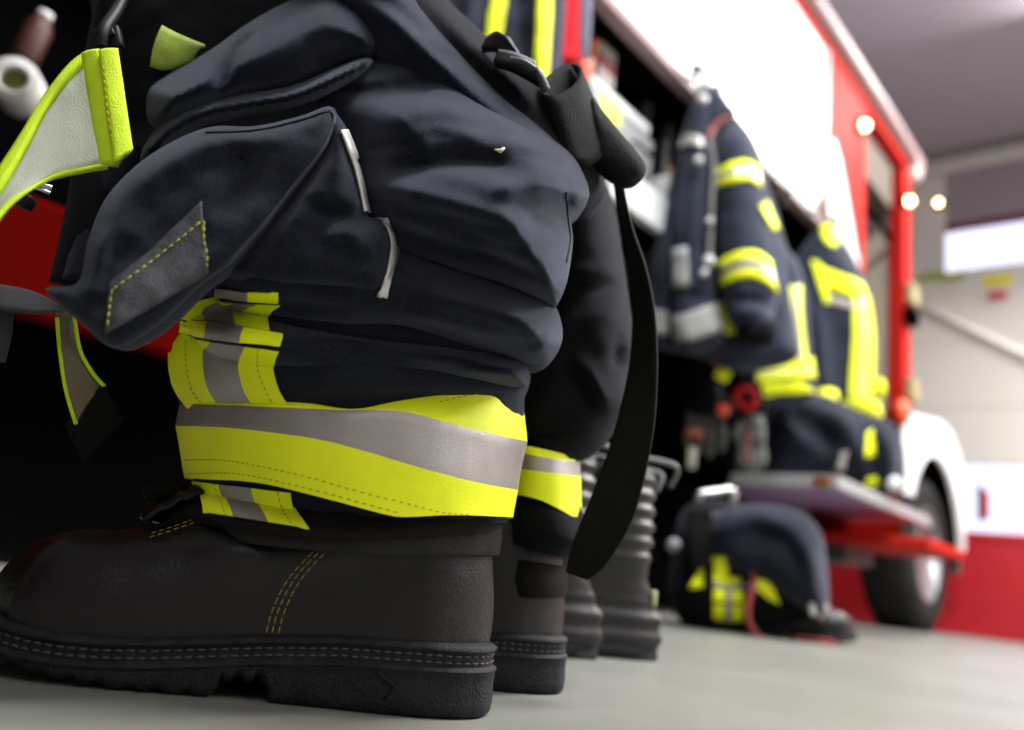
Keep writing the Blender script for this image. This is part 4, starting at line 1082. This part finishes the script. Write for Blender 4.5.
obj('cuff_label', box(P(692, 458, 2.87), (.03, .012, .075), .004, Matrix.Rotation(HEAD, 3, 'Z')), mat('cream_label', (.36, .35, .28), .7), g1, label='pale cuff label')
obj('cuff_tab', box(P(724, 372, 2.87), (.05, .016, .07), .006, Matrix.Rotation(HEAD, 3, 'Z') @ Matrix.Rotation(.4, 3, 'Y')), NEON, g1, label='yellow cuff tab')
g2, w2 = glove('work_glove', 'grey leather work glove with a dark red loop, hanging lowest by the folded trousers', 752, 412, 2.98, .120, GLOVEG, .3, -1)
obj('cuff_loop', tube(cat_rom(np.array([P(735, 395, 2.88), P(742, 389, 2.88), P(752, 390, 2.88), P(755, 398, 2.88), P(750, 408, 2.88), P(740, 404, 2.88)]), 36, True), .013, 8, True), REDC, g2, label='dark red cuff loop')
obj('finger_seam', ptube([(748, 430, 2.88), (746, 450, 2.88), (748, 464, 2.90)], .008, 16), mat('dark_red_seam', (.20, .03, .04), .7), g2)
kb = thing('snap_hook', 'red snap hook with a pale tag clipped above the black glove', 'hook', P(716, 362, 2.86), HEAD)
obj('hook_body', tube(cat_rom(np.array([P(712, 338, 2.84), P(721, 340, 2.84), P(724, 352, 2.84), P(717, 364, 2.84), P(711, 352, 2.84)]), 36, True), .013, 8, True), mat('dark_red_metal', (.40, .015, .015), .35), kb)
obj('hook_tag', box(P(713, 345, 2.81), (.030, .010, .034), .004, Matrix.Rotation(HEAD, 3, 'Z')), mat('beige_tag', (.62, .46, .34), .6), kb)

# folded trousers on the flap
ft = thing('folded_trousers', 'dark trousers with small yellow tabs heaped on the fold-down flap under the jackets', 'trousers', P(835, 482, 3.55), HEAD)
ftv = pillow([(762, 440), (772, 408), (788, 396), (812, 392), (842, 402), (866, 414), (888, 420), (902, 438), (906, 470), (902, 494), (870, 492), (835, 482), (800, 478), (764, 478)], 3.55, .20, R=.16, step=.03,
             creases=[([(775, 430), (800, 440), (825, 462)], .05, .05, .04), ([(785, 412), (815, 425), (840, 455)], -.05, .035, .04), ([(820, 405), (845, 425), (860, 470)], .04, .04, .04), ([(868, 425), (874, 455), (876, 485)], -.05, .03, .03), ([(885, 435), (892, 455), (890, 475)], .03, .04, .04)], n_amp=.02, n_f=6, seed=81)
obj('folded_cloth', ftv, FAB, ft); tf = bvh(ftv)
jdecal(tf, ft, [(866, 432), (873, 430)], [(864, 458), (875, 456)], NS, lambda q: 0)
jdecal(tf, ft, [(866, 478), (876, 476)], [(864, 487), (878, 484)], NS, lambda q: 0)
jdecal(tf, ft, [(842, 452), (849, 450)], [(836, 468), (843, 470)], [mat('pale_tag', (.55, .52, .46), .7)], name='cloth_tag')
q = P(894, 484, 3.4); obj('buckle', lathe([(.001, .02), (.03, .015), (.035, 0), (.001, -.02)], q, -h_, 16), LGREY, ft)

# ================================================================== SECOND PAIR OF TROUSERS OVER BOOTS ON THE FLOOR
q = P(728, 640, 2.30); fbt = make_boot('leather_boot', 'black boot with a salmon stripe under the trousers heaped by the truck', (q[0], q[1], 0), HEAD - .15)
obj('sole_stripe', ribbon([(794, 636, 2.17), (815, 637, 2.17), (836, 641, 2.17)], [(794, 643, 2.17), (815, 644, 2.17), (834, 648, 2.17)], .006, 20, 3)[0], PINK, fbt, label='salmon stripe along the sole')
q = P(690, 630, 2.5); fbt2 = make_boot('leather_boot', 'black boot at the back left under the trousers heaped by the truck', (q[0], q[1], 0), HEAD - .1)
hp = thing('turnout_trousers', 'dark trousers with checked yellow tape, heaped over boots on the floor by the truck flap', 'trousers', P(760, 636, 2.3), HEAD)
hv = pillow([(672, 560), (678, 525), (690, 504), (715, 498), (745, 504), (780, 505), (805, 514), (822, 535), (826, 575), (828, 612), (815, 628), (780, 632), (740, 634), (700, 630), (680, 620), (668, 595)], 2.32, .16, R=.13, step=.018,
            creases=[([(740, 505), (775, 520), (800, 555), (812, 600)], .04, .03, .02), ([(725, 515), (760, 525), (785, 550), (800, 600)], -.03, .02, .02), ([(712, 545), (720, 530), (745, 530), (775, 545)], .03, .03, .03),
                     ([(705, 560), (712, 590), (712, 625)], .02, .03, .03), ([(732, 545), (738, 560), (745, 580)], -.03, .02, .02), ([(690, 510), (694, 550), (690, 600)], .02, .02, .03), ([(700, 520), (703, 560), (702, 600)], -.03, .016, .016)], n_amp=.014, n_f=7, seed=91)
drape = pillow([(716, 514), (745, 504), (780, 505), (806, 515), (823, 538), (829, 590), (828, 622), (814, 616), (800, 606), (780, 594), (762, 578), (744, 580), (728, 566), (714, 556), (708, 534)], 2.20, .10, R=.06, step=.016,
    creases=[([(735, 520), (775, 524), (805, 555), (818, 600)], .025, .02, .02), ([(745, 528), (785, 536), (808, 575)], -.02, .014, .014), ([(720, 540), (728, 526), (750, 520)], .015, .015, .015)], n_amp=.008, n_f=9, seed=95)
obj('trouser_cloth', hv, FABB, hp); obj('trouser_leg', drape, FAB, hp); th_ = bvh(join(hv, drape))
for A, B in (([(713, 556), (725, 556)], [(714, 576), (728, 578)]),
             ([(713, 576), (730, 578), (752, 573)], [(713, 582), (732, 585), (752, 580)]),
             ([(713, 589), (728, 590), (742, 590)], [(713, 601), (728, 602), (742, 602)]),
             ([(713, 604), (728, 605), (742, 605)], [(713, 618), (728, 620), (742, 620)]),
             ([(757, 578), (768, 582), (774, 590)], [(755, 588), (766, 597), (779, 604)]),
             ([(700, 566), (704, 566)], [(690, 588), (704, 588)])):
    jdecal(th_, hp, A, B, NS, lambda q: 0, off=.004, th=.004)
jdecal(th_, hp, [(713, 583), (732, 586), (752, 581)], [(713, 588), (732, 589), (752, 586)], [SILV], off=.003, th=.004)
jdecal(th_, hp, [(724, 590), (724, 620)], [(730, 590), (730, 620)], [SILV], off=.007, th=.004)
obj('draw_cord', ptube([(751, 570, 2.14), (754, 585, 2.13), (748, 605, 2.12), (750, 625, 2.12), (762, 639, 2.14), (785, 644, 2.15), (800, 643, 2.16)], .0075, 50), PINK, hp, label='dull red cord')
obj('cord_stopper', box(P(812, 603, 2.13), (.016, .016, .062), .006, Matrix.Rotation(HEAD, 3, 'Z') @ Matrix.Rotation(-.15, 3, 'Y')), LGREY, hp)
obj('cord_stopper', box(P(823, 612, 2.15), (.016, .016, .045), .006, Matrix.Rotation(HEAD, 3, 'Z') @ Matrix.Rotation(.4, 3, 'Y')), mat('grey_red_stopper', (.42, .34, .32), .5), hp)
obj('cord_stopper', box(P(812, 585, 2.15), (.02, .016, .02), .005, Matrix.Rotation(HEAD, 3, 'Z')), mat('dull_red_bead', (.3, .06, .06), .5), hp)
obj('buckle', tube(cat_rom(np.array([P(699, 500, 2.14), P(700, 494, 2.14), P(716, 492, 2.14), P(730, 490, 2.14), P(734, 496, 2.14), P(733, 504, 2.15)]), 30), .010, 10), METAL, hp, label='shiny steel buckle bow')
obj('buckle_plate', box(P(707, 515, 2.17), (.085, .02, .018), .004, Matrix.Rotation(HEAD, 3, 'Z')), mat('grey_webbing', (.22, .22, .23), .7), hp)
obj('strap_loop', ribbon([(690, 510, 2.15), (688, 540, 2.14), (692, 570, 2.15)], [(712, 512, 2.15), (710, 540, 2.14), (712, 566, 2.15)], .008, 20, 4)[0], WEB, hp)
obj('strap_loop', ribbon([(738, 535, 2.13), (738, 560, 2.13), (742, 585, 2.14)], [(758, 535, 2.13), (757, 560, 2.13), (756, 580, 2.14)], .008, 20, 4)[0], WEB, hp)
obj('side_clip', lathe([(.001, .01), (.018, .006), (.018, -.006), (.001, -.01)], P(674, 545, 2.22), -h_, 14), GREYP, hp)

# ================================================================== HALL
X0, X1, Y0, Y1, HT = -6.2, 5.2, -5.5, 7.4, 4.18
struct('floor', box2((X0, Y0, -.1), (X1, Y1 + .1, 0)), FLOOR, smooth=False)
struct('ceiling', box2((X0, Y0, HT), (X1, Y1 + .1, HT + .1)), CEIL, smooth=False)
struct('wall_left', box2((X0 - .1, Y0, 0), (X0, Y1, HT)), WALLM, smooth=False)
struct('wall_right', box2((X1, Y0, 0), (X1 + .1, Y1, HT)), WALLM, smooth=False)
struct('wall_back', box2((X0, Y0 - .1, 0), (X1, Y0, HT)), WALLM, smooth=False)
DX0, DX1 = -5.6, 3.0
struct('wall_front', join(box2((X0, Y1, 0), (DX0, Y1 + .12, HT)), box2((DX1, Y1, 0), (X1, Y1 + .12, HT)), box2((DX0, Y1, 4.08), (DX1, Y1 + .12, HT))), WALLM, smooth=False)
# sectional door: red foot, glazed strip, white sections, upper glazing, dark top section
def dstruct(name, vf, m, parent=None, **k):
    o = obj(name, vf, m, parent, smooth=False, **k)
    if parent is None: o['kind'] = 'structure'
    return o
ROOTM_dummy = None
struct('door_1', join(box2((DX0, Y1, 0.0), (DX1, Y1 + .05, .20), .004), box2((DX0, Y1, .205), (DX1, Y1 + .05, .735), .004), box2((DX0, Y1 - .012, .735), (DX1, Y1 + .05, .795), .006), box2((DX0, Y1 + .006, .0), (DX1, Y1 + .045, .74))), DOORR, smooth=False)
secs = [(1.34, 1.79), (1.80, 2.36), (2.37, 3.02)]
struct('door_2', join(*[box2((DX0, Y1, a), (DX1, Y1 + .05, b), .006) for a, b in secs], box2((DX0, Y1 + .008, 1.36), (DX1, Y1 + .045, 3.0))), DOORW, smooth=False)
struct('door_3', box2((DX0, Y1, 3.46), (DX1, Y1 + .05, 3.96), .004), DOORT, smooth=False)
struct('trim_1', box2((DX0, Y1 - .02, 3.40), (DX1, Y1 + .05, 3.46), .004), MAROON, smooth=False)
struct('trim_2', join(box2((DX0, Y1 - .04, 3.96), (DX1, Y1 + .05, 4.08), .006)), DOORF, smooth=False)
struct('trim_3', box2((-2.02, Y1 - .03, 3.02), (-1.66, Y1, 3.96), .006), DOORF, smooth=False)
struct('window_1', box2((DX0, Y1 + .02, .795), (DX1, Y1 + .028, 1.34)), GLASS, smooth=False)
struct('window_2', box2((DX0, Y1 + .02, 3.02), (DX1, Y1 + .028, 3.40)), GLASS, smooth=False)
struct('trim_4', join(*[box2((x, Y1 - .005, .795), (x + .05, Y1 + .04, 1.34), .004) for x in (-5.0, -3.0, .3, 2.0)]), DOORW, smooth=False)
db = solo('diagonal_rod', tube([(-1.98, 7.374, 2.80), (-1.0, 7.374, 2.16)], .028, 12), mat('white_rod', (.9, .89, .87), .4), 'pale diagonal strut across the white garage door', 'rod')  # slim white rod along the pale diagonal line
hd = thing('garage_door_lock', 'small red lock lever under a yellow label on the white garage door', 'lock', (-1.27, 7.38, 2.72))
obj('handle_plate', box2((-1.33, 7.36, 2.72), (-1.20, 7.40, 2.78), .008), mat('red_handle_paint', (.6, .03, .02), .4), hd)
obj('warning_label', box2((-1.38, 7.395, 2.84), (-1.16, 7.402, 2.93)), YEL, hd, smooth=False)
hd2 = thing('window_latch', 'dark blue and red latch on the low window strip of the garage door', 'latch', (-1.38, 7.38, .86))
obj('latch_plate', box2((-1.45, 7.37, .88), (-1.41, 7.41, 1.16), .006), mat('dark_blue_paint', (.03, .04, .10), .5), hd2, smooth=False)
obj('latch_bar', box2((-1.41, 7.36, .90), (-1.37, 7.41, 1.12), .006), mat('red_latch', (.55, .03, .03), .5), hd2, smooth=False)
gr = solo('cloth_roll', tube(cat_rom(np.array([(-1.88, 7.368, 2.97), (-1.75, 7.366, 3.0), (-1.62, 7.368, 2.96), (-1.5, 7.368, 2.98)]), 30), .033, 8), mat('yellow_green_cloth', (.45, .50, .10), .8), 'yellow-green cloth roll lying on the ledge below the upper window', 'cloth')
wl = thing('wall_lamp', 'small lit warm lamp on the frame beyond the truck front', 'lamp', (-1.70, 7.33, 3.58))
obj('lamp_bulb', lathe([(.001, .05), (.018, .045), (.028, .025), (.02, 0)], (-1.70, 7.36, 3.66), (0, -1, 0), 20), LAMPW, wl)
obj('lamp_holder', lathe([(.05, -.01), (.05, .012), (.03, .014)], (-1.70, 7.36, 3.66), (0, -1, 0), 20), BLACK, wl)

# daylight, unseen ceiling lights, and three area lights added as brighteners
w = bpy.data.worlds.new('sky'); bpy.context.scene.world = w; w.use_nodes = True
w.node_tree.nodes['Background'].inputs[0].default_value = (.80, .84, 1, 1); w.node_tree.nodes['Background'].inputs[1].default_value = .95
def area(n, loc, rot, sx, sy, e, col=(1, 1, 1)):
    l = bpy.data.lights.new(n, 'AREA'); l.shape = 'RECTANGLE'; l.size = sx; l.size_y = sy; l.energy = e; l.color = col
    o = bpy.data.objects.new(n, l); C.objects.link(o); o.location = loc; o.rotation_euler = rot; return o
area('unseen_strip_light', (1.3, 4.6, 4.1), (0, math.radians(-20), 0), .4, 4.5, 150, (1, .985, .97))
area('unseen_strip_light', (3.6, 4.2, 4.1), (0, math.radians(-38), 0), .6, 5.5, 270, (.97, .985, 1))
area('unseen_strip_light', (.9, 6.0, 4.0), (math.radians(-40), 0, 0), 3.0, .4, 230, (1, .97, .94))  # added to brighten the garage door
area('unseen_strip_light', (.3, 1.3, 4.1), (0, 0, 0), .4, 2.4, 155, (.97, .985, 1))  # added overhead to lift the upward-facing trouser folds
area('unseen_strip_light', (2.2, -1.2, 4.1), (0, math.radians(-15), 0), .4, 3.0, 48, (1, .985, .97))  # added fill from behind the camera for the trouser fronts

# ================================================================== CAMERA, LIGHT, RENDER LOOK
cd = bpy.data.cameras.new('camera'); cam = bpy.data.objects.new('camera', cd); C.objects.link(cam)
F_ = h_ * math.cos(PITCH) + z_ * math.sin(PITCH)
U0 = -h_ * math.sin(PITCH) + z_ * math.cos(PITCH)
R_ = math.cos(ROLL) * r_ + math.sin(ROLL) * U0
U_ = -math.sin(ROLL) * r_ + math.cos(ROLL) * U0
cam.matrix_world = Matrix(((R_[0], U_[0], -F_[0], CAM[0]), (R_[1], U_[1], -F_[1], CAM[1]), (R_[2], U_[2], -F_[2], CAM[2]), (0, 0, 0, 1)))
cd.sensor_width = 36; cd.lens = FPX * 36 / 1024; cd.clip_start = .01
cd.dof.use_dof = True; cd.dof.focus_distance = .55; cd.dof.aperture_fstop = 3.1
bpy.context.scene.camera = cam
vs = bpy.context.scene.view_settings
vs.view_transform = 'Standard'; vs.look = 'None'; vs.gamma = 1; vs.use_curve_mapping = False; vs.exposure = 0.85
